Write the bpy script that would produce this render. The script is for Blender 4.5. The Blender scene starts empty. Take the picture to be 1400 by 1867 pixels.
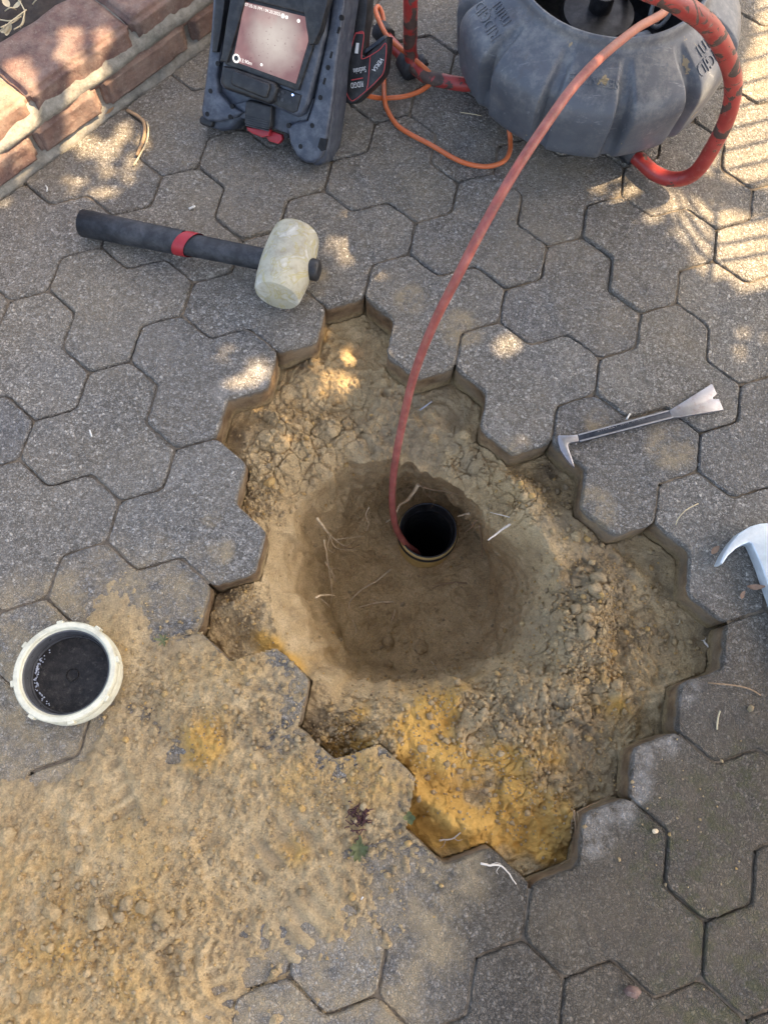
import bpy, bmesh, math, random
import numpy as np
from mathutils import Vector, Matrix

random.seed(7)
RNG = np.random.default_rng(11)
C = bpy.context.scene.collection

# ------------------------------------------------------------------ camera
CAM = np.array([-0.016222492749740344, -0.3230598048143042, 1.0024600060422482])
RCV = np.array([[0.9998690860935607, 0.0, 0.016180564712881627],
                [0.004962514829606635, -0.9518075173836587, -0.3066558711300375],
                [0.015400783129233472, 0.30669602190435447, -0.9516829125433797]])
FPX, PCX, PCY = 1350.0, 700.0, 933.5
cam_data = bpy.data.cameras.new('camera')
cam = bpy.data.objects.new('camera', cam_data)
C.objects.link(cam)
cam_data.sensor_fit = 'VERTICAL'
cam_data.sensor_height = 24.0
cam_data.lens = FPX / 1867.0 * 24.0
cam_data.clip_start = 0.02
cam_data.clip_end = 200.0
mw = Matrix.Identity(4)
for i in range(3):
    mw[i][0] = RCV[0][i]
    mw[i][1] = -RCV[1][i]
    mw[i][2] = -RCV[2][i]
    mw[i][3] = CAM[i]
cam.matrix_world = mw
bpy.context.scene.camera = cam

# ------------------------------------------------------------------ world, sun, exposure
SUN_EL, SUN_AZ = math.radians(50), math.radians(14)     # azimuth measured from +x towards +y
SUN = np.array([math.cos(SUN_EL) * math.cos(SUN_AZ), math.cos(SUN_EL) * math.sin(SUN_AZ), math.sin(SUN_EL)])
world = bpy.data.worlds.new('World')
bpy.context.scene.world = world
world.use_nodes = True
wn = world.node_tree.nodes
wl = world.node_tree.links
sky = wn.new('ShaderNodeTexSky')
sky.sky_type = 'NISHITA'
sky.sun_disc = False
sky.sun_elevation = SUN_EL
sky.sun_rotation = math.pi / 2 - SUN_AZ
sky.air_density = 1.0
sky.dust_density = 4.0
sky.ozone_density = 0.6
wl.new(sky.outputs[0], wn['Background'].inputs[0])
wn['Background'].inputs[1].default_value = 0.115
sun_data = bpy.data.lights.new('sun', 'SUN')
sun_data.energy = 4.3
sun_data.angle = math.radians(0.5)
sun_data.color = (1.0, 0.80, 0.54)
sun_o = bpy.data.objects.new('sun', sun_data)
C.objects.link(sun_o)
sun_o.rotation_euler = Vector((SUN[0], SUN[1], SUN[2])).to_track_quat('Z', 'Y').to_euler()
sun_o.location = (SUN[0] * 8, SUN[1] * 8, SUN[2] * 8)
vs = bpy.context.scene.view_settings
vs.view_transform = 'Standard'
vs.look = 'None'
vs.exposure = 2.3
vs.use_white_balance = True
vs.white_balance_temperature = 7100
vs.white_balance_tint = 12
vs.gamma = 1.0
vs.use_curve_mapping = False
bpy.context.scene.cycles.diffuse_bounces = 8
bpy.context.scene.cycles.max_bounces = 12

# ------------------------------------------------------------------ helpers
def G(u, v, z=0.0):
    """the point at height z seen at photograph position (u, v)"""
    d = RCV.T @ np.array([(u - PCX) / FPX, (v - PCY) / FPX, 1.0])
    return CAM + (z - CAM[2]) / d[2] * d

def GV(u, v, z=0.0):
    return Vector(G(u, v, z))

def _hash(ix, iy, iz, seed):
    n = (ix.astype(np.int64) * 374761393 + iy.astype(np.int64) * 668265263 + iz.astype(np.int64) * 2147483647 + seed * 974711) & 0xffffffff
    n = ((n ^ (n >> 13)) * 1274126177) & 0xffffffff
    n = ((n ^ (n >> 16)) * 2246822519) & 0xffffffff
    n = n ^ (n >> 15)
    return (n & 0xffffff) / float(0xffffff) * 2.0 - 1.0

def noise(x, y, z=None, seed=0):
    x = np.asarray(x, float); y = np.asarray(y, float)
    z = np.zeros_like(x) if z is None else np.asarray(z, float)
    x0 = np.floor(x); y0 = np.floor(y); z0 = np.floor(z)
    fx = x - x0; fy = y - y0; fz = z - z0
    fx = fx * fx * (3 - 2 * fx); fy = fy * fy * (3 - 2 * fy); fz = fz * fz * (3 - 2 * fz)
    r = 0
    for dx in (0, 1):
        for dy in (0, 1):
            for dz in (0, 1):
                w = (fx if dx else 1 - fx) * (fy if dy else 1 - fy) * (fz if dz else 1 - fz)
                r = r + w * _hash(x0 + dx, y0 + dy, z0 + dz, seed)
    return r

def fbm(x, y, z=None, octv=4, seed=0, gain=0.5):
    a, s, t = 1.0, 0.0, 0.0
    x = np.asarray(x, float); y = np.asarray(y, float)
    for k in range(octv):
        s = s + a * noise(x, y, z, seed + k * 17)
        t += a
        a *= gain
        x = x * 2.03 + 3.1; y = y * 2.03 + 1.7
        if z is not None:
            z = np.asarray(z) * 2.03 + 5.3
    return s / t

def grains(x, y, cell, rmin, rmax, keep, seed):
    """height of half buried grains scattered one to a cell (keep = share of the cells that hold one)"""
    x = x + cell * .22 * noise(x / cell * 1.9, y / cell * 1.9, seed=seed + 3)
    y = y + cell * .22 * noise(x / cell * 1.9, y / cell * 1.9, seed=seed + 4)
    ix, iy = np.floor(x / cell), np.floor(y / cell)
    zz_ = np.zeros_like(ix)
    out = np.zeros_like(x)
    for dx in (-1, 0, 1):
        for dy in (-1, 0, 1):
            jx, jy = ix + dx, iy + dy
            px_ = (jx + .5 + .45 * _hash(jx, jy, zz_, seed)) * cell
            py_ = (jy + .5 + .45 * _hash(jx, jy, zz_, seed + 1)) * cell
            u_ = .5 + .5 * _hash(jx, jy, zz_, seed + 2)
            rad = np.where(u_ < keep, rmin + (rmax - rmin) * (u_ / np.maximum(keep, 1e-6)) ** 2, 0)
            d2 = (x - px_) ** 2 + (y - py_) ** 2
            out = np.maximum(out, np.sqrt(np.maximum(0, rad * rad - d2)))
    return out * (0.75 + 0.6 * noise(x / cell * 2.7, y / cell * 2.7, seed=seed + 6))

def tag(o, label=None, cat=None, group=None, kind=None):
    if label: o['label'] = label
    if cat: o['category'] = cat
    if group: o['group'] = group
    if kind: o['kind'] = kind
    return o

def empty(name, loc, parent=None):
    o = bpy.data.objects.new(name, None)
    o.empty_display_size = 0.03
    C.objects.link(o)
    o.location = loc
    if parent: o.parent = parent
    return o

def attach(o, parent):
    """parent o while keeping the world coordinates its mesh was written in"""
    if parent is None:
        return o
    bpy.context.view_layer.update()
    o.parent = parent
    o.matrix_parent_inverse = parent.matrix_world.inverted()
    return o

def smooth(me, on=True):
    me.polygons.foreach_set('use_smooth', [on] * len(me.polygons))

def mesh_np(name, V, F, mat=None, parent=None, sm=True, attrs=None):
    """V (n,3), F (m,4) or (m,3) arrays -> one mesh object"""
    me = bpy.data.meshes.new(name)
    V = np.ascontiguousarray(V, np.float32); F = np.ascontiguousarray(F, np.int32)
    k = F.shape[1]
    me.vertices.add(len(V)); me.vertices.foreach_set('co', V.ravel())
    me.loops.add(F.size); me.loops.foreach_set('vertex_index', F.ravel())
    me.polygons.add(len(F)); me.polygons.foreach_set('loop_start', np.arange(0, F.size, k, dtype=np.int32))
    me.update(calc_edges=True)
    me.validate()
    if sm: smooth(me)
    for an, av in (attrs or {}).items():
        at = me.attributes.new(an, 'FLOAT', 'POINT')
        at.data.foreach_set('value', np.ascontiguousarray(av, np.float32))
    o = bpy.data.objects.new(name, me)
    C.objects.link(o)
    if mat: me.materials.append(mat)
    return attach(o, parent)

def bm_obj(name, bm, mat=None, parent=None, sm=False, angle=None):
    me = bpy.data.meshes.new(name)
    bm.normal_update()
    bm.to_mesh(me); bm.free()
    if sm: smooth(me)
    if sm and angle is not None:
        me.set_sharp_from_angle(angle=math.radians(angle))
    o = bpy.data.objects.new(name, me)
    C.objects.link(o)
    for m in (mat if isinstance(mat, (list, tuple)) else [mat]):
        if m: me.materials.append(m)
    return attach(o, parent)

def spline(pts, n):
    """Catmull-Rom through pts, n samples a span"""
    P = [np.asarray(p, float) for p in pts]
    P = [2 * P[0] - P[1]] + P + [2 * P[-1] - P[-2]]
    out = []
    for i in range(1, len(P) - 2):
        p0, p1, p2, p3 = P[i - 1:i + 3]
        for k in range(n):
            t = k / n
            out.append(0.5 * ((2 * p1) + (-p0 + p2) * t + (2 * p0 - 5 * p1 + 4 * p2 - p3) * t * t + (-p0 + 3 * p1 - 3 * p2 + p3) * t ** 3))
    out.append(P[-2])
    return np.array(out)

def tube_vf(path, radii, seg=10, jit=0.0):
    path = np.asarray(path, float)
    n = len(path)
    radii = np.broadcast_to(np.asarray(radii, float), (n,))
    T = np.gradient(path, axis=0)
    T /= np.linalg.norm(T, axis=1)[:, None] + 1e-12
    a = np.array([0, 0, 1.0]) if abs(T[0][2]) < 0.9 else np.array([1.0, 0, 0])
    u = np.cross(T[0], a); u /= np.linalg.norm(u)
    V = []
    for i in range(n):
        u = u - T[i] * (u @ T[i]); u /= np.linalg.norm(u) + 1e-12
        w = np.cross(T[i], u)
        for k in range(seg):
            an = 2 * math.pi * k / seg
            r = radii[i] * (1 + (RNG.uniform(-jit, jit) if jit else 0))
            V.append(path[i] + r * (math.cos(an) * u + math.sin(an) * w))
    F = [(i * seg + k, i * seg + (k + 1) % seg, (i + 1) * seg + (k + 1) % seg, (i + 1) * seg + k) for i in range(n - 1) for k in range(seg)]
    # end caps (fans of quads on a centre point collapse to tris stored as quads)
    b = len(V)
    V.append(path[0]); V.append(path[-1])
    tris = [(b, (k + 1) % seg, k) for k in range(seg)] + [(b + 1, (n - 1) * seg + k, (n - 1) * seg + (k + 1) % seg) for k in range(seg)]
    return V, F, tris

def tubes_obj(name, tubes, mat, parent=None, seg=10, jit=0.0):
    """tubes: list of (path, radii); all of one thing or part -> one mesh"""
    VV, FF = [], []
    for path, rad in tubes:
        V, F, T = tube_vf(path, rad, seg, jit)
        o = len(VV)
        VV += list(V)
        FF += [tuple(i + o for i in f) for f in F + T]
    me = bpy.data.meshes.new(name)
    me.from_pydata([tuple(v) for v in VV], [], FF)
    smooth(me)
    ob = bpy.data.objects.new(name, me)
    C.objects.link(ob)
    me.materials.append(mat)
    return attach(ob, parent)

def prism(bm, poly, z0, z1, M=None, bev=0.0, seg=2):
    """extrude a 2-D outline from z0 to z1, optionally mapped by a 4x4; bevels the top and bottom rims"""
    n0 = len(bm.verts)
    vb = [bm.verts.new((p[0], p[1], z0)) for p in poly]
    vt = [bm.verts.new((p[0], p[1], z1)) for p in poly]
    n = len(poly)
    fs = [bm.faces.new(vt), bm.faces.new(vb[::-1])]
    for i in range(n):
        fs.append(bm.faces.new((vb[i], vb[(i + 1) % n], vt[(i + 1) % n], vt[i])))
    bmesh.ops.recalc_face_normals(bm, faces=fs)
    if bev > 0:
        es = {e for f in fs[:2] for e in f.edges}
        r = bmesh.ops.bevel(bm, geom=list(es), offset=bev, segments=seg, affect='EDGES', profile=0.5, clamp_overlap=True)
    vs_ = list(bm.verts)[n0:]
    if M is not None:
        bmesh.ops.transform(bm, matrix=M, verts=vs_)
    return vs_

def rrect(x0, y0, x1, y1, r, n=4):
    out = []
    for cx, cy, a0 in ((x1 - r, y1 - r, 0), (x0 + r, y1 - r, 90), (x0 + r, y0 + r, 180), (x1 - r, y0 + r, 270)):
        for k in range(n + 1):
            a = math.radians(a0 + 90 * k / n)
            out.append((cx + r * math.cos(a), cy + r * math.sin(a)))
    return out

def lathe_vf(prof, seg=64, mod=None):
    V = []
    for j, (r, z) in enumerate(prof):
        for k in range(seg):
            a = 2 * math.pi * k / seg
            rr = r if mod is None else mod(r, z, a, j)
            V.append((rr * math.cos(a), rr * math.sin(a), z))
    F = [(j * seg + k, j * seg + (k + 1) % seg, (j + 1) * seg + (k + 1) % seg, (j + 1) * seg + k) for j in range(len(prof) - 1) for k in range(seg)]
    return np.array(V), np.array(F)

def text_part(body, p0, p1, N, mat, parent, name='lettering', depth=0.0, lift=0.0004, tall=1.0):
    """flat lettering running from p0 to p1 on a plane with normal N"""
    cu = bpy.data.curves.new(name, 'FONT')
    cu.body = body
    cu.size = 1.0
    cu.resolution_u = 3
    cu.extrude = 0.0
    to = bpy.data.objects.new(name, cu)
    C.objects.link(to)
    bpy.context.view_layer.update()
    dg = bpy.context.evaluated_depsgraph_get()
    me = bpy.data.meshes.new_from_object(to.evaluated_get(dg))
    bpy.data.objects.remove(to)
    co = np.array([v.co for v in me.vertices])
    x0, x1 = co[:, 0].min(), co[:, 0].max()
    p0 = np.asarray(p0); p1 = np.asarray(p1); N = np.asarray(N)
    L = np.linalg.norm(p1 - p0)
    X = (p1 - p0) / L
    Y = np.cross(N, X)
    s = L / (x1 - x0)
    W = p0 + (co[:, :1] - x0) * s * X + co[:, 1:2] * s * tall * Y + N * lift
    me.vertices.foreach_set('co', W.ravel().astype(np.float32))
    me.update()
    if depth > 0:
        bm = bmesh.new(); bm.from_mesh(me)
        r = bmesh.ops.extrude_face_region(bm, geom=bm.faces[:])
        for v in [g for g in r['geom'] if isinstance(g, bmesh.types.BMVert)]:
            v.co += Vector(N) * depth
        bm.to_mesh(me); bm.free()
    o = bpy.data.objects.new(name, me)
    C.objects.link(o)
    me.materials.clear()
    me.materials.append(mat)
    return attach(o, parent)

# ------------------------------------------------------------------ node helpers
class NT:
    def __init__(s, name):
        s.m = bpy.data.materials.new(name)
        s.m.use_nodes = True
        s.t = s.m.node_tree
        s.n = s.t.nodes
        s.b = s.n['Principled BSDF']
        s.pos = s.n.new('ShaderNodeNewGeometry').outputs['Position']
    def L(s, a, b):
        s.t.links.new(a, b)
    def _in(s, sock, v):
        if isinstance(v, bpy.types.NodeSocket): s.L(v, sock)
        elif v is not None: sock.default_value = v
    def noise(s, scale, detail=4, rough=0.55, vec=None, dist=0.0):
        n = s.n.new('ShaderNodeTexNoise')
        n.inputs['Scale'].default_value = scale
        n.inputs['Detail'].default_value = detail
        n.inputs['Roughness'].default_value = rough
        n.inputs['Distortion'].default_value = dist
        s.L(vec or s.pos, n.inputs['Vector'])
        return n.outputs['Fac']
    def voro(s, scale, feature='F1', vec=None, out='Distance', rand=1.0):
        n = s.n.new('ShaderNodeTexVoronoi')
        n.feature = feature
        n.inputs['Scale'].default_value = scale
        n.inputs['Randomness'].default_value = rand
        s.L(vec or s.pos, n.inputs['Vector'])
        return n.outputs[out]
    def ramp(s, fac, stops, interp='LINEAR'):
        n = s.n.new('ShaderNodeValToRGB')
        n.color_ramp.interpolation = interp
        el = n.color_ramp.elements
        while len(el) < len(stops): el.new(0.5)
        for e, (p, c) in zip(el, stops):
            e.position = p
            e.color = (*c, 1) if len(c) == 3 else c
        s._in(n.inputs[0], fac)
        return n.outputs[0]
    def rng(s, v, a, b, c=0.0, d=1.0, smooth_=False):
        n = s.n.new('ShaderNodeMapRange')
        if smooth_: n.interpolation_type = 'SMOOTHSTEP'
        s._in(n.inputs[0], v)
        for i, q in enumerate((a, b, c, d)): s._in(n.inputs[i + 1], q)
        return n.outputs[0]
    def mix(s, f, a, b, mode='MIX'):
        n = s.n.new('ShaderNodeMix')
        n.data_type = 'RGBA'
        n.blend_type = mode
        s._in(n.inputs[0], f)
        for sock, v in ((n.inputs[6], a), (n.inputs[7], b)):
            if isinstance(v, (tuple, list)): v = (*v, 1) if len(v) == 3 else v
            s._in(sock, v)
        return n.outputs[2]
    def math(s, op, a, b=None, c=None, clamp=False):
        n = s.n.new('ShaderNodeMath')
        n.operation = op
        n.use_clamp = clamp
        s._in(n.inputs[0], a); s._in(n.inputs[1], b)
        if c is not None: s._in(n.inputs[2], c)
        return n.outputs[0]
    def attr(s, name):
        n = s.n.new('ShaderNodeAttribute')
        n.attribute_name = name
        return n.outputs['Fac']
    def spot(s, p, r, soft=0.6):
        """1 inside a round patch about world point p, fading out at r"""
        n = s.n.new('ShaderNodeVectorMath')
        n.operation = 'DISTANCE'
        s.L(s.pos, n.inputs[0])
        n.inputs[1].default_value = (p[0], p[1], p[2])
        return s.rng(n.outputs['Value'], r, r * (1 - soft), 0, 1, True)
    def spots(s, lst):
        v = None
        for p, r in lst:
            q = s.spot(p, r)
            v = q if v is None else s.math('MAXIMUM', v, q)
        return v
    def bump(s, h, strength, dist, prev=None):
        n = s.n.new('ShaderNodeBump')
        n.inputs['Strength'].default_value = strength
        n.inputs['Distance'].default_value = dist
        s._in(n.inputs['Height'], h)
        if prev is not None: s.L(prev, n.inputs['Normal'])
        return n.outputs[0]
    def done(s, color=None, rough=0.8, normal=None, metal=0.0, spec=None):
        if isinstance(color, (tuple, list)): color = (*color, 1) if len(color) == 3 else color
        s._in(s.b.inputs['Base Color'], color)
        s._in(s.b.inputs['Roughness'], rough)
        s._in(s.b.inputs['Metallic'], metal)
        if spec is not None: s.b.inputs['Specular IOR Level'].default_value = spec
        if normal is not None: s.L(normal, s.b.inputs['Normal'])
        return s.m

def objrand(t):
    return t.n.new('ShaderNodeObjectInfo').outputs['Random']

# ------------------------------------------------------------------ materials
def mat_paver():
    t = NT('exposed_aggregate')
    # stones of two or three millimetres, each with its own grey
    nz = t.n.new('ShaderNodeTexNoise'); nz.inputs['Scale'].default_value = 210; nz.inputs['Detail'].default_value = 3
    t.L(t.pos, nz.inputs['Vector'])
    off = t.n.new('ShaderNodeVectorMath'); off.operation = 'MULTIPLY_ADD'
    t.L(nz.outputs['Color'], off.inputs[0]); off.inputs[1].default_value = (.0045, .0045, .0045); t.L(t.pos, off.inputs[2])
    wv = off.outputs[0]
    pick = t.rng(t.noise(150, 3, .6), 0.47, 0.53)
    cell = t.mix(pick, t.voro(235, out='Color', vec=wv), t.voro(430, out='Color', vec=wv))
    sep = t.n.new('ShaderNodeSeparateColor'); t.L(cell, sep.inputs[0])
    stone = t.ramp(sep.outputs[0], [(0.0, (0.085, 0.083, 0.080)), (0.35, (0.175, 0.17, 0.162)), (0.7, (0.30, 0.29, 0.275)), (0.95, (0.43, 0.415, 0.39)), (1.0, (0.54, 0.52, 0.48))])
    edge = t.math('ADD', t.math('MULTIPLY', t.math('SUBTRACT', 1.0, pick), t.voro(235, 'DISTANCE_TO_EDGE', vec=wv)), t.math('MULTIPLY', pick, t.voro(430, 'DISTANCE_TO_EDGE', vec=wv)))
    gap = t.math('MULTIPLY', t.rng(edge, 0.01, 0.13, 1, 0), t.rng(t.noise(90, 3), .35, .6, .45, 1.0))
    col = t.mix(gap, stone, (0.062, 0.057, 0.051))
    big = t.noise(6.5, 5, 0.6)
    col = t.mix(t.rng(big, 0.35, 0.68, 0, 0.32), col, (0.30, 0.285, 0.26), 'MIX')
    # tone of each paver
    r = objrand(t)
    col = t.mix(1.0, col, t.ramp(r, [(0, (0.78, 0.78, 0.79)), (0.35, (1.04, 1.02, 0.99)), (0.7, (0.92, 0.90, 0.87)), (1, (1.16, 1.11, 1.03))]), 'MULTIPLY')
    # paving multiplied darker towards the lower right
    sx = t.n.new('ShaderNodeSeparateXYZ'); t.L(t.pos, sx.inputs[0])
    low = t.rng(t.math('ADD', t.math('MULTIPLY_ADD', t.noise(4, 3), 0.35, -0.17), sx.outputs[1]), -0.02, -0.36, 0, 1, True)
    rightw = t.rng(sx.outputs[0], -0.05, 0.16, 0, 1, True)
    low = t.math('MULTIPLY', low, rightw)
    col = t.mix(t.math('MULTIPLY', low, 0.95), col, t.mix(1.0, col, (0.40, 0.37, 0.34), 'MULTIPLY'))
    # brown soil film and moss in the lower right
    film = t.math('MULTIPLY', t.spots([(G(1330, 1320), .20), (G(1200, 1480), .16), (G(1340, 1560), .17), (G(1180, 1640), .12), (G(1300, 1800), .2)]), t.rng(t.noise(16, 6, 0.68), 0.36, 0.62))
    col = t.mix(t.math('MULTIPLY', film, 0.55), col, (0.105, 0.082, 0.062))
    moss = t.math('MULTIPLY', t.spots([(G(1240, 1570), .10), (G(1270, 1500), .09), (G(1360, 1790), .16), (G(1380, 1420), .08), (G(1260, 1640), .05)]), t.rng(t.noise(38, 5, 0.7), 0.47, 0.62))
    col = t.mix(t.math('MULTIPLY', moss, 0.6), col, (0.058, 0.066, 0.022))
    lime = t.math('MULTIPLY', t.spots([(G(1243, 1256), .030), (G(1165, 1366), .034), (G(1210, 1350), .030), (G(1125, 1472), .034), (G(1075, 1492), .030), (G(1150, 1440), .032), (G(1085, 1530), .03), (G(1160, 1420), .03), (G(420, 715), .035), (G(470, 690), .03)]), t.rng(t.noise(46, 6, 0.7), 0.38, 0.66))
    col = t.mix(t.math('MULTIPLY', lime, 0.5), col, (0.60, 0.575, 0.54))
    # sand dust that has been kicked over the stones
    dustn = t.noise(22, 7, 0.72)
    dust1 = t.math('MULTIPLY', t.spots([(G(1222, 812), .052), (G(1090, 768), .03), (G(560, 510), .05), (G(250, 1180), .20), (G(90, 1140), .12), (G(30, 1260), .12), (G(640, 1640), .16), (G(770, 1560), .12), (G(560, 1820), .22), (G(740, 1700), .10), (G(400, 1004), .03), (G(385, 945), .02), (G(840, 600), .05), (G(750, 545), .04), (G(930, 830), .05), (G(1080, 930), .05), (G(330, 1240), .12), (G(150, 1350), .14), (G(40, 1430), .13), (G(600, 1690), .14), (G(480, 1830), .16), (G(480, 1300), .14), (G(600, 1440), .14), (G(300, 1340), .12), (G(440, 1680), .16), (G(690, 1420), .07)]), t.rng(dustn, 0.36, 0.60))
    dust_haze = t.math('MULTIPLY', t.rng(t.noise(5.0, 6, 0.7), 0.36, 0.72), 0.48)
    upper = t.rng(sx.outputs[1], 0.05, 0.6, 0.45, 1.0)  # dust raised towards the top, also painting in the bright haze there
    dust_haze = t.math('MULTIPLY', dust_haze, upper)
    dust = t.math('MAXIMUM', t.math('MULTIPLY', dust1, 0.82), dust_haze)
    col = t.mix(dust, col, t.mix(t.noise(300, 2), (0.33, 0.25, 0.15), (0.50, 0.39, 0.235)))
    stn = t.math('MULTIPLY', t.rng(t.noise(11, 6, 0.72), 0.60, 0.72), 0.45)
    col = t.mix(stn, col, t.mix(1.0, col, (0.50, 0.47, 0.43), 'MULTIPLY'))
    hgt = t.math('SUBTRACT', t.rng(edge, 0.0, 0.30, 0, 1), t.math('MULTIPLY', dust, 0.6))
    n1 = t.bump(hgt, 0.9, 0.0020)
    n2 = t.bump(t.noise(60, 4), 0.25, 0.002, n1)
    return t.done(col, 0.82, n2, spec=0.3)

def mat_paver_side():
    t = NT('sand_stained_concrete')
    a = t.noise(34, 6, 0.65)
    col = t.ramp(a, [(0.3, (0.10, 0.066, 0.038)), (0.5, (0.22, 0.142, 0.08)), (0.66, (0.33, 0.23, 0.13)), (0.8, (0.15, 0.11, 0.075))])
    col = t.mix(t.rng(t.noise(9, 3), 0.45, 0.7), col, (0.30, 0.235, 0.16))
    sx = t.n.new('ShaderNodeSeparateXYZ'); t.L(t.pos, sx.inputs[0])
    z = t.math('ADD', sx.outputs[2], t.math('MULTIPLY_ADD', t.noise(55, 5, 0.7), 0.026, -0.013))
    col = t.mix(t.rng(z, -0.016, -0.006), col, t.ramp(t.noise(240, 4, .7), [(.3, (.09, .082, .073)), (.7, (.24, .22, .19))]))
    col = t.mix(t.rng(z, -0.036, -0.050), col, t.ramp(t.noise(150, 5, .7), [(.3, (.20, .14, .075)), (.7, (.46, .34, .18))]))
    n1 = t.bump(t.noise(90, 5, 0.75), 0.8, 0.006)
    return t.done(col, 0.95, t.bump(t.noise(300, 5, 0.7), 0.8, 0.003, n1), spec=0.15)

def mat_sand():
    t = NT('bedding_sand')
    och = t.attr('ochre'); gry = t.attr('grey'); drk = t.attr('soil')
    f = t.noise(420, 3, 0.6)
    base = t.ramp(t.noise(26, 6, 0.66), [(0.28, (0.42, 0.293, 0.155)), (0.5, (0.58, 0.42, 0.228)), (0.72, (0.71, 0.535, 0.31))])
    base = t.mix(1.0, base, t.ramp(f, [(0.25, (0.70, 0.68, 0.65)), (0.5, (1, 1, 1)), (0.75, (1.22, 1.21, 1.18))]), 'MULTIPLY')
    ocol = t.ramp(t.noise(60, 5, 0.7), [(0.3, (0.62, 0.345, 0.085)), (0.7, (0.86, 0.52, 0.15))])
    base = t.mix(och, base, ocol)
    gcol = t.ramp(t.noise(110, 5, 0.75), [(0.3, (0.21, 0.165, 0.11)), (0.7, (0.47, 0.375, 0.25))])
    base = t.mix(gry, base, gcol)
    base = t.mix(drk, base, t.ramp(t.noise(90, 5, 0.75), [(0.3, (0.05, 0.038, 0.027)), (0.7, (0.20, 0.15, 0.10))]))
    n1 = t.bump(t.noise(170, 5, 0.75), 0.8, 0.005)
    n2 = t.bump(t.noise(520, 3, 0.7), 0.9, 0.003, n1)
    return t.done(base, 0.96, n2, spec=0.12)

def mat_simple(name, col, rough=0.6, metal=0.0, var=0.25, scale=60, bump=0.15, dust=0.0, dustcol=(0.36, 0.29, 0.2), spec=None, dscale=30, bscale=None):
    t = NT(name)
    c = t.mix(t.rng(t.noise(scale, 6, 0.68), 0.3, 0.7), tuple(x * (1 - var) for x in col), tuple(min(1, x * (1 + var)) for x in col))
    if dust > 0:
        c = t.mix(t.math('MULTIPLY', t.rng(t.noise(dscale, 7, 0.75), 0.45, 0.70), dust), c, dustcol)
    rr = t.rng(t.noise(scale * 1.7, 4), 0.3, 0.7, max(0.05, rough - 0.1), min(1, rough + 0.12))
    return t.done(c, rr, t.bump(t.noise(bscale or scale * 5, 4, 0.65), bump, 0.001), metal, spec)

def mat_reel():
    t = NT('grey_reel_plastic')
    c = t.ramp(t.noise(9, 6, 0.65), [(0.3, (0.070, 0.078, 0.093)), (0.6, (0.105, 0.115, 0.133)), (0.8, (0.150, 0.158, 0.172))])
    # pale scuffs and chalky dirt
    sc = t.n.new('ShaderNodeMapping'); t.L(t.pos, sc.inputs[0])
    sc.inputs['Rotation'].default_value = (0.5, 0.4, 0.9)
    sc.inputs['Scale'].default_value = (14, 150, 60)
    scr = t.rng(t.noise(1.0, 6, 0.75, sc.outputs[0]), 0.60, 0.74)
    c = t.mix(t.math('MULTIPLY', scr, 0.55), c, (0.46, 0.47, 0.48))
    ch = t.math('MULTIPLY', t.rng(t.noise(24, 8, 0.8), 0.47, 0.66), 0.42)
    sx = t.n.new('ShaderNodeSeparateXYZ'); t.L(t.pos, sx.inputs[0])
    ch = t.math('MULTIPLY', ch, t.rng(sx.outputs[2], 0.09, 0.17, 0.25, 1.0))
    c = t.mix(ch, c, (0.40, 0.385, 0.345))
    mud = t.rng(t.noise(30, 4, 0.6), 0.67, 0.70)
    c = t.mix(t.math('MULTIPLY', mud, 0.85), c, (0.42, 0.30, 0.15))
    rust = t.math('MULTIPLY', t.rng(t.noise(13, 5, 0.7), 0.62, 0.74), 0.4)
    c = t.mix(rust, c, (0.11, 0.075, 0.055))
    rough = t.rng(t.noise(40, 6, 0.7), 0.3, 0.7, 0.34, 0.58)
    return t.done(c, rough, t.bump(t.noise(220, 5, 0.7), 0.18, 0.0015), spec=0.5)

def mat_red_frame():
    t = NT('chipped_red_paint')
    red = t.mix(t.rng(t.noise(30, 5), 0.3, 0.7), (0.27, 0.024, 0.022), (0.42, 0.055, 0.046))
    m = t.rng(t.noise(26, 6, 0.62, dist=0.9), 0.53, 0.545)
    bare = t.ramp(t.noise(50, 6, 0.7), [(0.3, (0.045, 0.032, 0.028)), (0.7, (0.12, 0.07, 0.055))])
    c = t.mix(m, red, bare)
    d = t.math('MULTIPLY', t.rng(t.noise(70, 6, 0.75), 0.55, 0.75), 0.3)
    c = t.mix(d, c, (0.42, 0.33, 0.25))
    return t.done(c, t.math('MULTIPLY_ADD', m, 0.3, 0.36), t.bump(t.math('SUBTRACT', 1.0, m), 0.35, 0.0012))

def mat_cable():
    t = NT('muddy_red_push_cable')
    sx = t.n.new('ShaderNodeSeparateXYZ'); t.L(t.pos, sx.inputs[0])
    c = t.ramp(t.noise(45, 5, 0.65), [(0.25, (0.19, 0.055, 0.045)), (0.5, (0.31, 0.078, 0.066)), (0.75, (0.41, 0.14, 0.115))])
    up = t.rng(t.math('MULTIPLY_ADD', t.noise(9, 3), 0.3, sx.outputs[1]), 0.60, 0.95)
    c = t.mix(up, c, (0.46, 0.18, 0.10))
    d = t.math('MULTIPLY', t.rng(t.noise(120, 6, 0.75), 0.5, 0.72), 0.45)
    c = t.mix(d, c, (0.30, 0.20, 0.13))
    return t.done(c, 0.5, t.bump(t.noise(300, 4), 0.25, 0.001))

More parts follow.
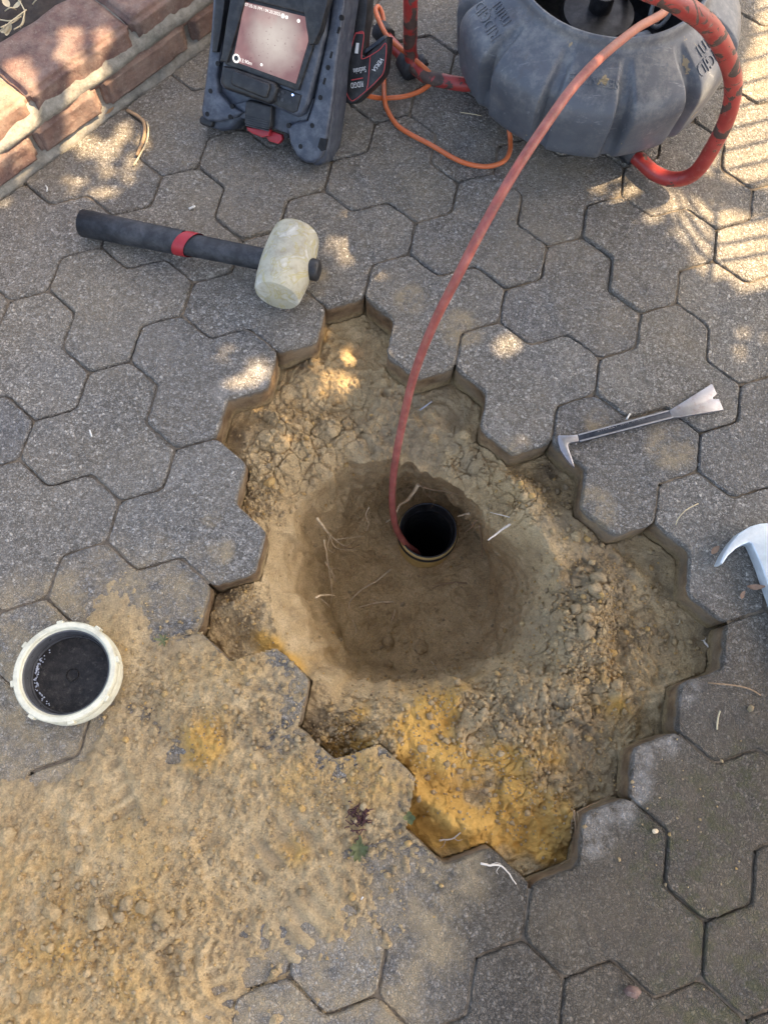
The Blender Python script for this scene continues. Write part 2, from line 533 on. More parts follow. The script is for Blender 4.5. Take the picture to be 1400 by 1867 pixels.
def mat_brick():
    t = NT('tumbled_clay_brick')
    c = t.ramp(t.noise(21, 7, 0.72), [(0.25, (0.11, 0.078, 0.070)), (0.45, (0.20, 0.138, 0.115)), (0.6, (0.28, 0.188, 0.148)), (0.8, (0.37, 0.27, 0.21))])
    r = objrand(t)
    c = t.mix(1.0, c, t.ramp(r, [(0, (0.78, 0.70, 0.74)), (0.5, (1.0, 0.95, 0.92)), (1, (1.22, 1.05, 0.95))]), 'MULTIPLY')
    spk = t.rng(t.noise(210, 4, 0.75), 0.58, 0.68)
    c = t.mix(t.math('MULTIPLY', spk, 0.4), c, (0.44, 0.36, 0.29))
    c = t.mix(t.math('MULTIPLY', t.rng(t.noise(30, 6, 0.75), 0.42, 0.66), 0.45), c, (0.40, 0.32, 0.26))
    pit = t.rng(t.noise(130, 5, 0.8), 0.36, 0.28)
    c = t.mix(t.math('MULTIPLY', pit, 0.6), c, (0.055, 0.036, 0.035))
    n = t.bump(t.noise(120, 6, 0.8), 0.8, 0.006)
    return t.done(c, 0.93, n, spec=0.15)

def mat_mortar():
    t = NT('sandy_mortar')
    c = t.ramp(t.noise(60, 6, 0.75), [(0.3, (0.17, 0.155, 0.13)), (0.5, (0.29, 0.27, 0.23)), (0.75, (0.42, 0.395, 0.34))])
    c = t.mix(t.math('MULTIPLY', t.rng(t.noise(17, 4), 0.55, 0.7), 0.5), c, (0.12, 0.13, 0.10))
    return t.done(c, 0.95, t.bump(t.noise(180, 6, 0.8), 0.7, 0.004), spec=0.1)

def mat_mallet_head():
    t = NT('yellowed_white_rubber')
    c = t.mix(t.rng(t.noise(14, 6, 0.6), 0.35, 0.65), (0.52, 0.48, 0.35), (0.40, 0.375, 0.29))
    w = t.noise(30, 3, 0.5, dist=1.6)
    ring = t.math('ABSOLUTE', t.math('SUBTRACT', w, 0.53))
    c = t.mix(t.rng(ring, 0.030, 0.008, 0, 0.55), c, (0.40, 0.33, 0.10))
    c = t.mix(t.rng(w, 0.57, 0.68, 0, 0.55), c, (0.72, 0.71, 0.64))
    g = t.math('MULTIPLY', t.rng(t.noise(60, 7, 0.8), 0.47, 0.68), 0.62)
    c = t.mix(g, c, (0.24, 0.20, 0.14))
    return t.done(c, 0.62, t.bump(t.noise(80, 5, 0.7), 0.3, 0.003))

def mat_screen():
    t = NT('lit_inspection_picture')
    img_c = t.spot(MON_C, 0.075, 1.0)
    c = t.mix(t.math('MULTIPLY_ADD', t.noise(60, 4), 0.35, t.math('MULTIPLY_ADD', img_c, 1.0, -0.38), clamp=True), (0.27, 0.135, 0.14), (0.84, 0.80, 0.76))
    spk = t.rng(t.noise(230, 4, 0.6), 0.635, 0.68)
    c = t.mix(t.math('MULTIPLY', spk, 0.6), c, (0.16, 0.055, 0.06))
    pk = t.rng(t.noise(24, 2), 0.50, 0.64)
    c = t.mix(t.math('MULTIPLY', pk, 0.32), c, (0.62, 0.36, 0.35))
    t.b.inputs['Base Color'].default_value = (0.01, 0.01, 0.01, 1)
    t.b.inputs['Roughness'].default_value = 0.25
    t.L(c, t.b.inputs['Emission Color'])
    t.b.inputs['Emission Strength'].default_value = 0.19
    return t.m

def mat_emit(name, col, s):
    t = NT(name)
    t.b.inputs['Base Color'].default_value = (0.02, 0.02, 0.02, 1)
    t.b.inputs['Emission Color'].default_value = (*col, 1)
    t.b.inputs['Emission Strength'].default_value = s
    return t.m

def mat_lid_black():
    t = NT('wet_black_plastic')
    c = t.mix(t.rng(t.noise(70, 6, 0.7), 0.45, 0.7), (0.007, 0.006, 0.0055), (0.036, 0.031, 0.026))
    dirt = t.math('MULTIPLY', t.rng(t.noise(130, 5, 0.75), 0.56, 0.7), 0.5)
    c = t.mix(dirt, c, (0.13, 0.115, 0.095))
    return t.done(c, t.rng(t.noise(40, 5, 0.7), 0.35, 0.7, 0.30, 0.62), t.bump(t.noise(170, 5, 0.75), 0.6, 0.003), spec=0.3)

def mat_tool_steel(name, base, rust, rough, met0=0.9):
    t = NT(name)
    c = t.mix(t.rng(t.noise(50, 6, 0.7), 0.3, 0.7), tuple(x * 0.75 for x in base), base)
    m = t.rng(t.noise(90, 6, 0.75), 0.58 - rust * 0.15, 0.72)
    c = t.mix(t.math('MULTIPLY', m, rust), c, (0.19, 0.10, 0.06))
    met = t.math('SUBTRACT', met0, t.math('MULTIPLY', m, 0.6 * rust * met0))
    return t.done(c, rough, t.bump(t.noise(200, 4), 0.15, 0.001), met)

M = {}
M['paver'] = mat_paver()
M['paver_side'] = mat_paver_side()
M['sand'] = mat_sand()
M['brick'] = mat_brick()
M['mortar'] = mat_mortar()
M['reel'] = mat_reel()
M['red'] = mat_red_frame()
M['cable'] = mat_cable()
M['orange'] = mat_simple('orange_cable_sheath', (0.60, 0.13, 0.035), 0.45, var=0.18, scale=40, dust=0.2)
M['navy'] = mat_simple('navy_grey_casing', (0.046, 0.055, 0.075), 0.40, var=0.2, scale=30, dust=0.30, dustcol=(0.27, 0.28, 0.29), dscale=60)
M['black'] = mat_simple('scuffed_black_plastic', (0.012, 0.0125, 0.014), 0.45, var=0.3, scale=40, dust=0.16, dustcol=(0.22, 0.21, 0.20), dscale=70)
M['hole'] = mat_simple('hole_shade', (0.008, 0.008, 0.009), 0.8, bump=0)
M['redplastic'] = mat_simple('red_plastic', (0.36, 0.022, 0.030), 0.4, var=0.15)
M['white'] = mat_simple('white_print', (0.78, 0.78, 0.78), 0.6, var=0.05, bump=0)
M['redprint'] = mat_simple('red_print', (0.55, 0.07, 0.075), 0.6, var=0.05, bump=0)
M['rubber'] = mat_simple('black_rubber', (0.021, 0.023, 0.027), 0.6, var=0.3, scale=50, dust=0.30, dustcol=(0.15, 0.15, 0.155), dscale=50)
M['mallet'] = mat_mallet_head()
M['barshaft'] = mat_simple('dark_blued_steel', (0.03, 0.036, 0.05), 0.38, 0.5, var=0.2, dust=0.2, dustcol=(0.2, 0.2, 0.21))
M['steel'] = mat_tool_steel('worn_steel', (0.38, 0.385, 0.415), 0.55, 0.42)
M['brightsteel'] = mat_tool_steel('sky_tinted_steel', (0.74, 0.82, 0.88), 0.10, 0.32, 0.35)  # pale blue base and low metallic put the sky's reflection into the colour
M['cream'] = mat_simple('cream_pipe_plastic', (0.68, 0.65, 0.50), 0.45, var=0.08, scale=30, dust=0.5, dustcol=(0.30, 0.26, 0.17), dscale=55)
M['pipe'] = mat_simple('yellowed_pipe_plastic', (0.66, 0.50, 0.20), 0.5, var=0.2, scale=40, dust=0.35, dustcol=(0.16, 0.11, 0.06))
M['lid'] = mat_lid_black()
M['lidwall'] = mat_simple('grey_rubber_seal', (0.085, 0.085, 0.088), 0.35, var=0.3, scale=60)
M['root'] = mat_simple('pale_root', (0.62, 0.48, 0.31), 0.8, var=0.3, scale=90)
M['rootwhite'] = mat_simple('white_root', (0.70, 0.62, 0.52), 0.75, var=0.15, scale=90)
M['rootbrown'] = mat_simple('brown_root', (0.32, 0.21, 0.12), 0.85, var=0.3, scale=90)
M['leafgreen'] = mat_simple('weed_green', (0.115, 0.125, 0.045), 0.55, var=0.35, scale=120)
M['treeleaf'] = mat_simple('tree_leaf', (0.08, 0.13, 0.045), 0.5, var=0.3, scale=20)
M['bark'] = mat_simple('bark', (0.16, 0.11, 0.075), 0.9, var=0.4, scale=20, bump=0.6)
M['dryleaf'] = mat_simple('dry_leaf', (0.30, 0.18, 0.115), 0.75, var=0.3, scale=120)
M['straw'] = mat_simple('dry_straw', (0.55, 0.45, 0.28), 0.7, var=0.2, scale=120)
M['chip'] = mat_simple('pale_chip', (0.66, 0.64, 0.58), 0.7, var=0.15, scale=120)
M['soil'] = mat_simple('garden_soil', (0.030, 0.022, 0.017), 0.95, var=0.6, scale=60, bump=0.9, bscale=120)
M['jointsand'] = mat_simple('joint_dirt', (0.150, 0.120, 0.086), 0.95, var=0.5, scale=110, bump=0.7, bscale=300)
M['ground'] = mat_simple('sub_base', (0.20, 0.185, 0.165), 0.95, var=0.3, scale=20)
M['maroon'] = mat_simple('maroon_seaweed_moss', (0.075, 0.028, 0.026), 0.85, var=0.4, scale=150)

# ------------------------------------------------------------------ the paving lattice
EDGE = 0.062
LO = np.array([-0.45203802741283916, 0.442775655685531])
D1 = np.array([0.058842562946204734, 0.019533376203870488])
D2 = np.array([0.04633768148733265, -0.04119246623326295])
def lat(a, b):
    return LO + a * D1 + b * D2
HEXV = [(-1, 0), (0, -1), (1, -1), (1, 0), (0, 1), (-1, 1)]       # corners of a hexagon about its centre
def hexpoly(h):
    return np.array([lat(h[0] + a, h[1] + b) for a, b in HEXV])
P_OFF = [(0, -1), (1, 0), (-1, 1)]
Q_OFF = [(0, 1), (-1, 0), (1, -1)]
REMOVED = [(1, 6), (3, 5), (2, 7), (-1, 7), (0, 8), (1, 9), (3, 8), (2, 10), (-2, 9), (3, 11), (-1, 10), (0, 11), (1, 12), (2, 13), (-3, 11), (3, 14), (-2, 12),
           (-1, 13), (0, 14), (1, 15), (2, 16), (-5, 12), (-4, 13), (-3, 14), (-2, 15), (-1, 16), (0, 17), (-5, 15), (-4, 16), (-3, 17), (-2, 18), (-5, 18), (-4, 19)]
REMOVED_S = set(REMOVED)
P_C = [(-1, 2), (-1, 5), (5, 2), (-1, -1), (-7, 8), (-7, 5), (-7, 11), (-7, 14), (-7, 17), (-7, 20), (-1, 20), (5, 14), (5, 11), (5, 8), (5, 5), (11, 2), (11, 5), (11, 8), (11, -1), (11, -4), (5, -1), (5, -4)]
Q_C = [(2, 3), (2, 0), (-4, 3), (-4, 6), (-4, 9), (-4, 21), (2, 18), (8, 12), (8, 9), (8, 6), (8, 3), (8, 0), (8, -3), (14, 0), (14, 3), (2, -3)]
BR_A = G(0, 357)[:2]; BR_B = G(390, 70)[:2]
BT = (BR_B - BR_A) / np.linalg.norm(BR_B - BR_A)
BN = np.array([-BT[1], BT[0]])                     # away from the paving, into the garden bed
def behind_edging(p, m=0.0):
    return (np.asarray(p) - BR_A) @ BN > m

pavers = []      # (kind, centre vertex)
used = set(REMOVED)
for c in P_C:
    pavers.append(('P', c)); used |= {(c[0] + a, c[1] + b) for a, b in P_OFF}
for c in Q_C:
    pavers.append(('Q', c)); used |= {(c[0] + a, c[1] + b) for a, b in Q_OFF}
def infield(h):
    p = lat(*h)
    return -0.98 < p[0] < 1.0 and -0.86 < p[1] < 1.35
allhex = [(a, b) for a in range(-30, 34) for b in range(-24, 44) if (a - b) % 3 == 1 and infield((a, b))]
for a in range(-30, 34):
    for b in range(-24, 44):
        for k, off, md in (('Q', Q_OFF, 2), ('P', P_OFF, 0)):
            if (a - b) % 3 != md: continue
            hs = [(a + x, b + y) for x, y in off]
            if all(h not in used for h in hs) and any(infield(h) for h in hs):
                pavers.append((k, (a, b))); used |= set(hs)
for h in allhex:
    if h not in used:
        pavers.append(('H', h)); used.add(h)

OUT_P = [(0, -2), (1, -2), (1, -1), (2, -1), (2, 0), (1, 1), (0, 1), (-1, 2), (-2, 2), (-2, 1), (-1, 0), (-1, -1)]
OUT_Q = [(-a, -b) for a, b in OUT_P]

def clip_poly(poly, m=0.004):
    """keep the side of the paving in front of the brick edging"""
    out = []
    n = len(poly)
    for i in range(n):
        p, q = poly[i], poly[(i + 1) % n]
        dp = (p - BR_A) @ BN + m; dq = (q - BR_A) @ BN + m
        if dp <= 0: out.append(p)
        if (dp < 0) != (dq < 0):
            out.append(p + (q - p) * (dp / (dp - dq)))
    return out

def inset(poly, d):
    n = len(poly)
    out = []
    for i in range(n):
        p0, p1, p2 = poly[i - 1], poly[i], poly[(i + 1) % n]
        a = (p1 - p0) / (np.linalg.norm(p1 - p0) + 1e-9); b = (p2 - p1) / (np.linalg.norm(p2 - p1) + 1e-9)
        na = np.array([-a[1], a[0]]); nb = np.array([-b[1], b[0]])
        m = na + nb
        out.append(p1 + d * m / max(0.35, (m @ na)))
    return out

def paver_mesh(poly, seed, H=0.056):
    """outline (local, 2-D) -> worn paver with a chamfered rim; material slot 0 top, 1 sides"""
    area = 0.5 * sum(poly[i][0] * poly[(i + 1) % len(poly)][1] - poly[(i + 1) % len(poly)][0] * poly[i][1] for i in range(len(poly)))
    if area < 0: poly = poly[::-1]
    base = inset([np.array(p) for p in poly], 0.0009)
    rs = random.Random(seed)
    fine = []
    n = len(base)
    for i in range(n):
        p, q = base[i], base[(i + 1) % n]
        L = np.linalg.norm(q - p)
        k = max(1, int(L / 0.0078))
        for j in range(k):
            fine.append(p + (q - p) * j / k)
    # soften corners slightly, then roughen
    f2 = []
    m = len(fine)
    for i in range(m):
        q = fine[i] * 0.6 + (fine[i - 1] + fine[(i + 1) % m]) * 0.2
        f2.append(q)
    rings = []
    for ins, z, jit in ((0.0, -H, 0.0), (0.0006, -0.040, 0.0011), (0.0004, -0.024, 0.0012), (0.0, -0.0065, 0.0010), (0.0008, -0.0018, 0.0009), (0.0026, 0.0, 0.0012)):
        ring = inset(f2, ins)
        rings.append([(q[0] + rs.uniform(-jit, jit), q[1] + rs.uniform(-jit, jit), z + (rs.uniform(-jit, jit) * 0.7 if z > -.02 else 0)) for q in ring])
    bm = bmesh.new()
    vr = [[bm.verts.new(v) for v in r] for r in rings]
    for a in range(5):
        for i in range(m):
            f = bm.faces.new((vr[a][i], vr[a][(i + 1) % m], vr[a + 1][(i + 1) % m], vr[a + 1][i]))
            f.material_index = 1 if a < 3 else 0
            f.smooth = True
    f = bm.faces.new(vr[5]); f.material_index = 0
    bmesh.ops.triangulate(bm, faces=[f])
    me = bpy.data.meshes.new('paver')
    bm.normal_update(); bm.to_mesh(me); bm.free()
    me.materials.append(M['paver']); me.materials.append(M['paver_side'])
    return me

paving = empty('pavement', (0, 0, 0))
tag(paving, 'grey exposed aggregate interlocking pavers round the dug hole', 'pavement', kind='structure')
pm = {k: [paver_mesh([np.array(a * D1 + b * D2) for a, b in (OUT_P if k == 'P' else OUT_Q)], i * 31 + (k == 'Q')) for i in range(4)] for k in 'PQ'}
pm['H'] = [paver_mesh([np.array(a * D1 + b * D2) for a, b in HEXV], 5)]
hole_edge = set()
for (k, c) in pavers:
    off = {'P': OUT_P, 'Q': OUT_Q, 'H': HEXV}[k]
    world_poly = [lat(c[0] + a, c[1] + b) for a, b in off]
    dmax = max((p - BR_A) @ BN for p in world_poly)
    dmin = min((p - BR_A) @ BN for p in world_poly)
    if dmin > -0.006: continue
    ctr = lat(*c)
    if dmax > -0.004:
        cp = clip_poly(world_poly)
        if len(cp) < 3: continue
        me = paver_mesh([p - ctr for p in cp], 9)
    else:
        me = random.choice(pm[k])
    o = bpy.data.objects.new('paver', me)
    C.objects.link(o)
    o.parent = paving
    o.location = (ctr[0], ctr[1], random.uniform(-0.0030, 0.0010))
    o.rotation_euler = (random.gauss(0, 0.006), random.gauss(0, 0.006), random.gauss(0, 0.0035))

# dirt packed in the joints between laid pavers (never across the hole)
present = [h for h in used if h not in REMOVED_S and not behind_edging(lat(*h), 0.03)]
ps = set(present)
owner = {}
for n_, (k, c) in enumerate(pavers):
    for a, b in {'P': P_OFF, 'Q': Q_OFF, 'H': [(0, 0)]}[k]:
        owner[(c[0] + a, c[1] + b)] = n_
jv, jf = [], []
for h in present:
    for i in range(6):
        a = HEXV[i]; b = HEXV[(i + 1) % 6]
        nb = (h[0] + a[0] + b[0], h[1] + a[1] + b[1])
        if nb not in ps or nb < h or owner.get(nb) == owner.get(h): continue
        p = lat(h[0] + a[0], h[1] + a[1]); q = lat(h[0] + b[0], h[1] + b[1])
        def near_removed(v):
            return any((v[0] + x, v[1] + y) in REMOVED_S for x, y in HEXV)
        d = (q - p) / np.linalg.norm(q - p)
        if near_removed((h[0] + a[0], h[1] + a[1])): p = p + d * 0.006
        if near_removed((h[0] + b[0], h[1] + b[1])): q = q - d * 0.006
        nn = np.array([-d[1], d[0]]) * 0.006
        deep = 0.0062 if p[0] < 0.05 else 0.0050
        k = 6
        for j in range(k):
            u0 = p + (q - p) * j / k; u1 = p + (q - p) * (j + 1) / k
            z = -deep + float(noise(np.array(u0[0] * 22), np.array(u0[1] * 22), seed=4)) * 0.0030
            z = min(z, -0.0038)
            s = len(jv)
            jv += [(*(u0 - nn), z), (*(u1 - nn), z), (*(u1 + nn), z), (*(u0 + nn), z)]
            jf.append((s, s + 1, s + 2, s + 3))
o = mesh_np('joint_dirt', np.array(jv), np.array(jf), M['jointsand'], paving, sm=False)
o['kind'] = 'stuff'

# ------------------------------------------------------------------ the excavated ground
def in_poly(px_, py_, poly):
    inside = np.zeros(px_.shape, bool)
    n = len(poly)
    for i in range(n):
        x0, y0 = poly[i]; x1, y1 = poly[(i + 1) % n]
        c = (y0 > py_) != (y1 > py_)
        xi = (x1 - x0) * (py_ - y0) / (y1 - y0 + 1e-12) + x0
        inside ^= c & (px_ < xi)
    return inside

def gauss(x, y, p, sx, sy=None, rot=0.0):
    sy = sy or sx
    dx, dy = x - p[0], y - p[1]
    c, s = math.cos(rot), math.sin(rot)
    return np.exp(-((dx * c + dy * s) / sx) ** 2 - ((-dx * s + dy * c) / sy) ** 2)

ZB = -0.054
HC = G(740, 1075, -0.37)[:2]
# (F floor edge, R2 inner lip, R1 outer lip) : pixel and height
F_PTS = [(770, 884, -0.3486), (864, 938, -0.3457), (884, 1010, -0.3390), (888, 1085, -0.3342), (856, 1165, -0.3295), (790, 1212, -0.3247), (730, 1220, -0.3247), (675, 1203, -0.3247), (630, 1145, -0.3247), (618, 1060, -0.3295), (640, 985, -0.3342), (690, 930, -0.3438), (716, 892, -0.3486)]
R2_PTS = [(768, 852, -.080), (838, 893, -.085), (886, 960, -.085), (992, 1085, -.080), (915, 1192, -.112), (778, 1246, -.105), (735, 1251, -.100), (667, 1248, -.100), (578, 1192, -.105), (540, 1066, -.105), (540, 938, -.100), (618, 850, -.095), (712, 836, -.085)]
R1_PTS = [(770, 800, -.056), (880, 838, -.055), (962, 945, -.038), (1022, 1085, -.030), (1005, 1225, -.034), (830, 1280, -.042), (735, 1302, -.040), (635, 1302, -.044), (515, 1200, -.046), (460, 1060, -.046), (480, 890, -.056), (580, 740, -.064), (690, 760, -.066)]
NA = 1100
TH = np.linspace(0, 2 * np.pi, NA, endpoint=False)
def ring(pts, sm=14):
    W = np.array([G(*p) for p in pts])
    a = np.arctan2(W[:, 1] - HC[1], W[:, 0] - HC[0]) % (2 * np.pi)
    r = np.hypot(W[:, 0] - HC[0], W[:, 1] - HC[1])
    o_ = np.argsort(a)
    a, r, z = a[o_], r[o_], W[o_, 2]
    a3 = np.r_[a - 2 * np.pi, a, a + 2 * np.pi]
    R = np.interp(TH, a3, np.r_[r, r, r]); Z = np.interp(TH, a3, np.r_[z, z, z])
    k = np.exp(-0.5 * (np.arange(-3 * sm, 3 * sm + 1) / sm) ** 2); k /= k.sum()
    R = np.convolve(np.r_[R[-3 * sm:], R, R[:3 * sm]], k, 'valid'); Z = np.convolve(np.r_[Z[-3 * sm:], Z, Z[:3 * sm]], k, 'valid')
    return R, Z
RF, ZF = ring(F_PTS)
RR2, ZR2 = ring(R2_PTS, 9)
RR1, ZR1 = ring(R1_PTS, 12)
ux, uy = np.cos(TH), np.sin(TH)
RR2 = RR2 * (1 + 0.095 * fbm(ux * 4, uy * 4, octv=3, seed=3) + 0.045 * fbm(ux * 11, uy * 11, octv=3, seed=5))
ZR2 = ZR2 + 0.010 * fbm(ux * 5, uy * 5, octv=3, seed=6)
RR1 = np.maximum(RR1 * (1 + 0.07 * fbm(ux * 5, uy * 5, octv=3, seed=8)), RR2 + 0.02)
RO = np.zeros(NA)
for h in REMOVED:
    for v in hexpoly(h):
        a = math.atan2(v[1] - HC[1], v[0] - HC[0]); r = math.hypot(v[0] - HC[0], v[1] - HC[1])
        dd = np.abs((TH - a + np.pi) % (2 * np.pi) - np.pi)
        RO = np.maximum(RO, np.where(dd < 0.30, r + 0.03, 0))
k = np.ones(31) / 31
RO = np.convolve(np.r_[RO[-15:], RO, RO[:15]], k, 'valid')
RO = np.maximum(RO, RR1 + 0.04)

PZ = -0.286
PIPE_C = G(780, 967, PZ)[:2]
NFl, NW, NS, NBd = 80, 90, 60, 150
def pos_floor(t):
    r = RF * t
    x, y = HC[0] + r * ux, HC[1] + r * uy
    z = ZF * t ** 4 + (-0.350) * (1 - t ** 4)
    return x, y, z
rows = []
for t in np.linspace(0.0, 1, NFl, endpoint=False):
    x, y, z = pos_floor(t); rows.append(np.c_[x, y, z, np.full(NA, 0 + t)])
for t in np.linspace(0, 1, NW, endpoint=False):
    tt = t
    zz = ZF + (ZR2 - ZF) * (t ** 1.35)
    rr = RF + (RR2 - RF) * (t ** 0.95) + 0.006 * math.sin(math.pi * t)
    rows.append(np.c_[HC[0] + rr * ux, HC[1] + rr * uy, zz, np.full(NA, 1 + t)])
for t in np.linspace(0, 1, NS, endpoint=False):
    rr = RR2 + (RR1 - RR2) * t
    zz = ZR2 + (ZR1 - ZR2) * (1 - (1 - t) ** 1.8)
    rows.append(np.c_[HC[0] + rr * ux, HC[1] + rr * uy, zz, np.full(NA, 2 + t)])
for t in np.linspace(0, 1, NBd):
    rr = RR1 + (RO - RR1) * t
    w = min(1, t * 2.2)
    zz = ZR1 * (1 - w) + ZB * w
    rows.append(np.c_[HC[0] + rr * ux, HC[1] + rr * uy, zz, np.full(NA, 3 + t)])
S = np.array(rows)                      # (rings, NA, 4)
X, Y, Z, T = S[..., 0], S[..., 1], S[..., 2], S[..., 3]
bedw = np.clip(T - 2.2, 0, 1)
B = lambda u, v: G(u, v, ZB)
# heaps, hollows and the spoil lying on the bed
feat = [((790, 1470), .045, .016, -.55, .034), ((860, 1500), .03, .02, -.3, .022), ((650, 1300), .04, .02, .2, .016), ((700, 1340), .05, .022, .1, .018),
        ((880, 1240), .03, .022, .3, .022), ((1080, 1090), .026, .03, .2, .028), ((1050, 1160), .04, .03, .3, .026), ((1010, 1270), .05, .02, .2, .016), ((950, 900), .035, .02, -.7, .018),
        ((990, 960), .03, .03, 0, .016), ((1120, 1265), .025, .012, .3, .018), ((500, 800), .05, .03, .3, .016), ((470, 860), .03, .03, 0, .018), ((620, 740), .05, .04, 0, -.012), ((640, 640), .04, .05, 0, -.012),
        ((620, 790), .02, .03, .5, .014), ((700, 720), .02, .03, .2, .010), ((420, 1120), .04, .03, 0, .016), ((780, 790), .04, .015, 0, .014), ((850, 800), .02, .02, 0, .016),
        ((960, 1390), .05, .035, 0, .010), ((1020, 1470), .03, .03, 0, .012), ((600, 1250), .03, .03, 0, .020), ((580, 1330), .03, .02, -.4, .010), ((1200, 1170), .06, .05, 0, -.006), ((700, 1380), .05, .03, 0, .018), ((800, 1380), .04, .03, 0, .012)]
for (uv, sx_, sy_, rot, h) in feat:
    p = B(*uv)
    Z = Z + h * gauss(X, Y, p, sx_, sy_, rot) * np.clip(T - 2.0, 0, 1)
# small scale relief: crumbly on the bed, smoother where the spade has cut
crumb = fbm(X * 9, Y * 9, octv=3, seed=21)
rough = np.clip(0.45 + 1.7 * crumb, 0.0, 1.25)
spade = np.clip(1.2 - np.abs(T - 2.1) * 1.1, 0, 1) * (gauss(X, Y, B(520, 1060), .10, .2) + gauss(X, Y, B(960, 1170), .10) + gauss(X, Y, B(700, 1270), .12, .05))
rough = rough * (1 - 0.85 * np.clip(spade, 0, 1))
rough = np.where(T < 1, 0.35 + 0.8 * np.clip(crumb, 0, 1), rough)
disp = 0.016 * fbm(X * 24, Y * 24, Z * 24, octv=3, seed=31) * np.clip(0.35 + T * .3, 0, 1)
disp = disp + (0.25 + rough) * 0.0075 * fbm(X * 70, Y * 70, Z * 70, octv=3, seed=41)
flatm = np.where(T < 1, 1.0, np.clip((T - 1.9) / .5, 0, 1))
gr = np.clip(rough, 0, 1)
cl = np.clip(0.5 + 1.6 * fbm(X * 34, Y * 34, octv=2, seed=205), 0, 1)
disp = disp + flatm * (grains(X, Y, .0300, .003, .0110, .10 * gr * cl, 201) + grains(X + .01, Y, .0150, .0018, .0056, .20 * gr * cl, 211) + grains(X, Y + .003, .0075, .0011, .0034, .60 * gr * (.3 + .7 * cl), 221) + .9 * grains(X + .002, Y, .0050, .0008, .0023, .25 + .5 * gr, 225))
disp = disp + (0.0062 * fbm(X * 190, Y * 190, Z * 190, octv=3, seed=47) + .0075 * fbm(X * 95, Y * 95, Z * 95, octv=3, seed=49) * cl) * (.25 + .75 * gr)
# the sand banks up or falls away along the cut paver edges
Z = Z + np.clip(T - 3.3, 0, .5) * 0.030 * fbm(X * 13, Y * 13, octv=3, seed=231)
# broken crust: plates of damp sand that have shifted against each other
def plates(x, y, cell, seed):
    x = x + cell * .30 * noise(x / cell * 1.7, y / cell * 1.7, seed=seed + 3)
    y = y + cell * .30 * noise(x / cell * 1.7, y / cell * 1.7, seed=seed + 4)
    ix, iy = np.floor(x / cell), np.floor(y / cell)
    zz_ = np.zeros_like(ix)
    f1 = np.full(x.shape, 9.0); f2 = np.full(x.shape, 9.0); id_ = np.zeros(x.shape); tx = np.zeros(x.shape)
    for dx in (-1, 0, 1):
        for dy in (-1, 0, 1):
            jx, jy = ix + dx, iy + dy
            qx = x - (jx + .5 + .45 * _hash(jx, jy, zz_, seed)) * cell; qy = y - (jy + .5 + .45 * _hash(jx, jy, zz_, seed + 1)) * cell
            d = np.hypot(qx, qy)
            h_ = _hash(jx, jy, zz_, seed + 2)
            new = d < f1
            f2 = np.where(new, f1, np.minimum(f2, d))
            id_ = np.where(new, h_, id_)
            tx = np.where(new, qx * _hash(jx, jy, zz_, seed + 7) + qy * _hash(jx, jy, zz_, seed + 8), tx)
            f1 = np.where(new, d, f1)
    return id_, tx, np.clip((f2 - f1) / (cell * .12), 0, 1)
crm = np.clip(gauss(X, Y, B(590, 790), .085) + .9 * gauss(X, Y, B(520, 850), .06) + .8 * gauss(X, Y, B(850, 840), .05) + .9 * gauss(X, Y, B(930, 920), .045) + .8 * gauss(X, Y, B(1080, 1270), .05) + .8 * gauss(X, Y, B(1050, 1110), .06) + .7 * gauss(X, Y, B(640, 1330), .05) + .6 * gauss(X, Y, B(900, 1320), .08) + .55 * gauss(X, Y, B(990, 1430), .06) + .5 * gauss(X, Y, B(790, 1480), .04) + .5 * gauss(X, Y, B(1180, 1150), .06), 0, 1)
for cell_, amp_, sd_ in ((.040, .0075, 401), (.021, .0048, 411)):
    id_, tx_, ed_ = plates(X, Y, cell_, sd_)
    disp = disp + crm * np.clip(T - 1.7, 0, 1) * (amp_ * id_ + .22 * tx_ - .0065 * (1 - ed_))
# cracked crust on the upper left ledge
ck = np.abs(fbm(X * 17, Y * 17, octv=3, seed=51))
crk = np.clip(1 - ck / 0.022, 0, 1) * (gauss(X, Y, B(590, 760), .12) + 0.7 * gauss(X, Y, B(1040, 1270), .07) + .5 * gauss(X, Y, B(900, 900), .06)) * np.clip(T - 2, 0, 1)
disp = disp - 0.008 * crk
wallm = np.clip(1 - np.abs(T - 1.45) / 0.75, 0, 1)
spd = np.sin((np.arctan2(Y - HC[1], X - HC[0])) * 34 + 2 * fbm(X * 6, Y * 6, octv=2, seed=53)) * np.clip(1 - np.abs(T - 2.0) / .5, 0, 1) * (gauss(X, Y, G(640, 860, -.12), .10) + gauss(X, Y, G(760, 850, -.09), .10)) * 0.005
dr = (disp * 1.0 + spd + 0.011 * fbm(X * 45, Y * 45, Z * 45, octv=4, seed=57) + 0.020 * fbm(X * 14, Y * 14, Z * 14, octv=3, seed=55) * wallm * (1 - .7 * gauss(X, Y, G(775, 900, -.2), .07)))
X = X - wallm * ux[None, :] * dr; Y = Y - wallm * uy[None, :] * dr
Z = Z + disp * (1 - 0.75 * wallm)
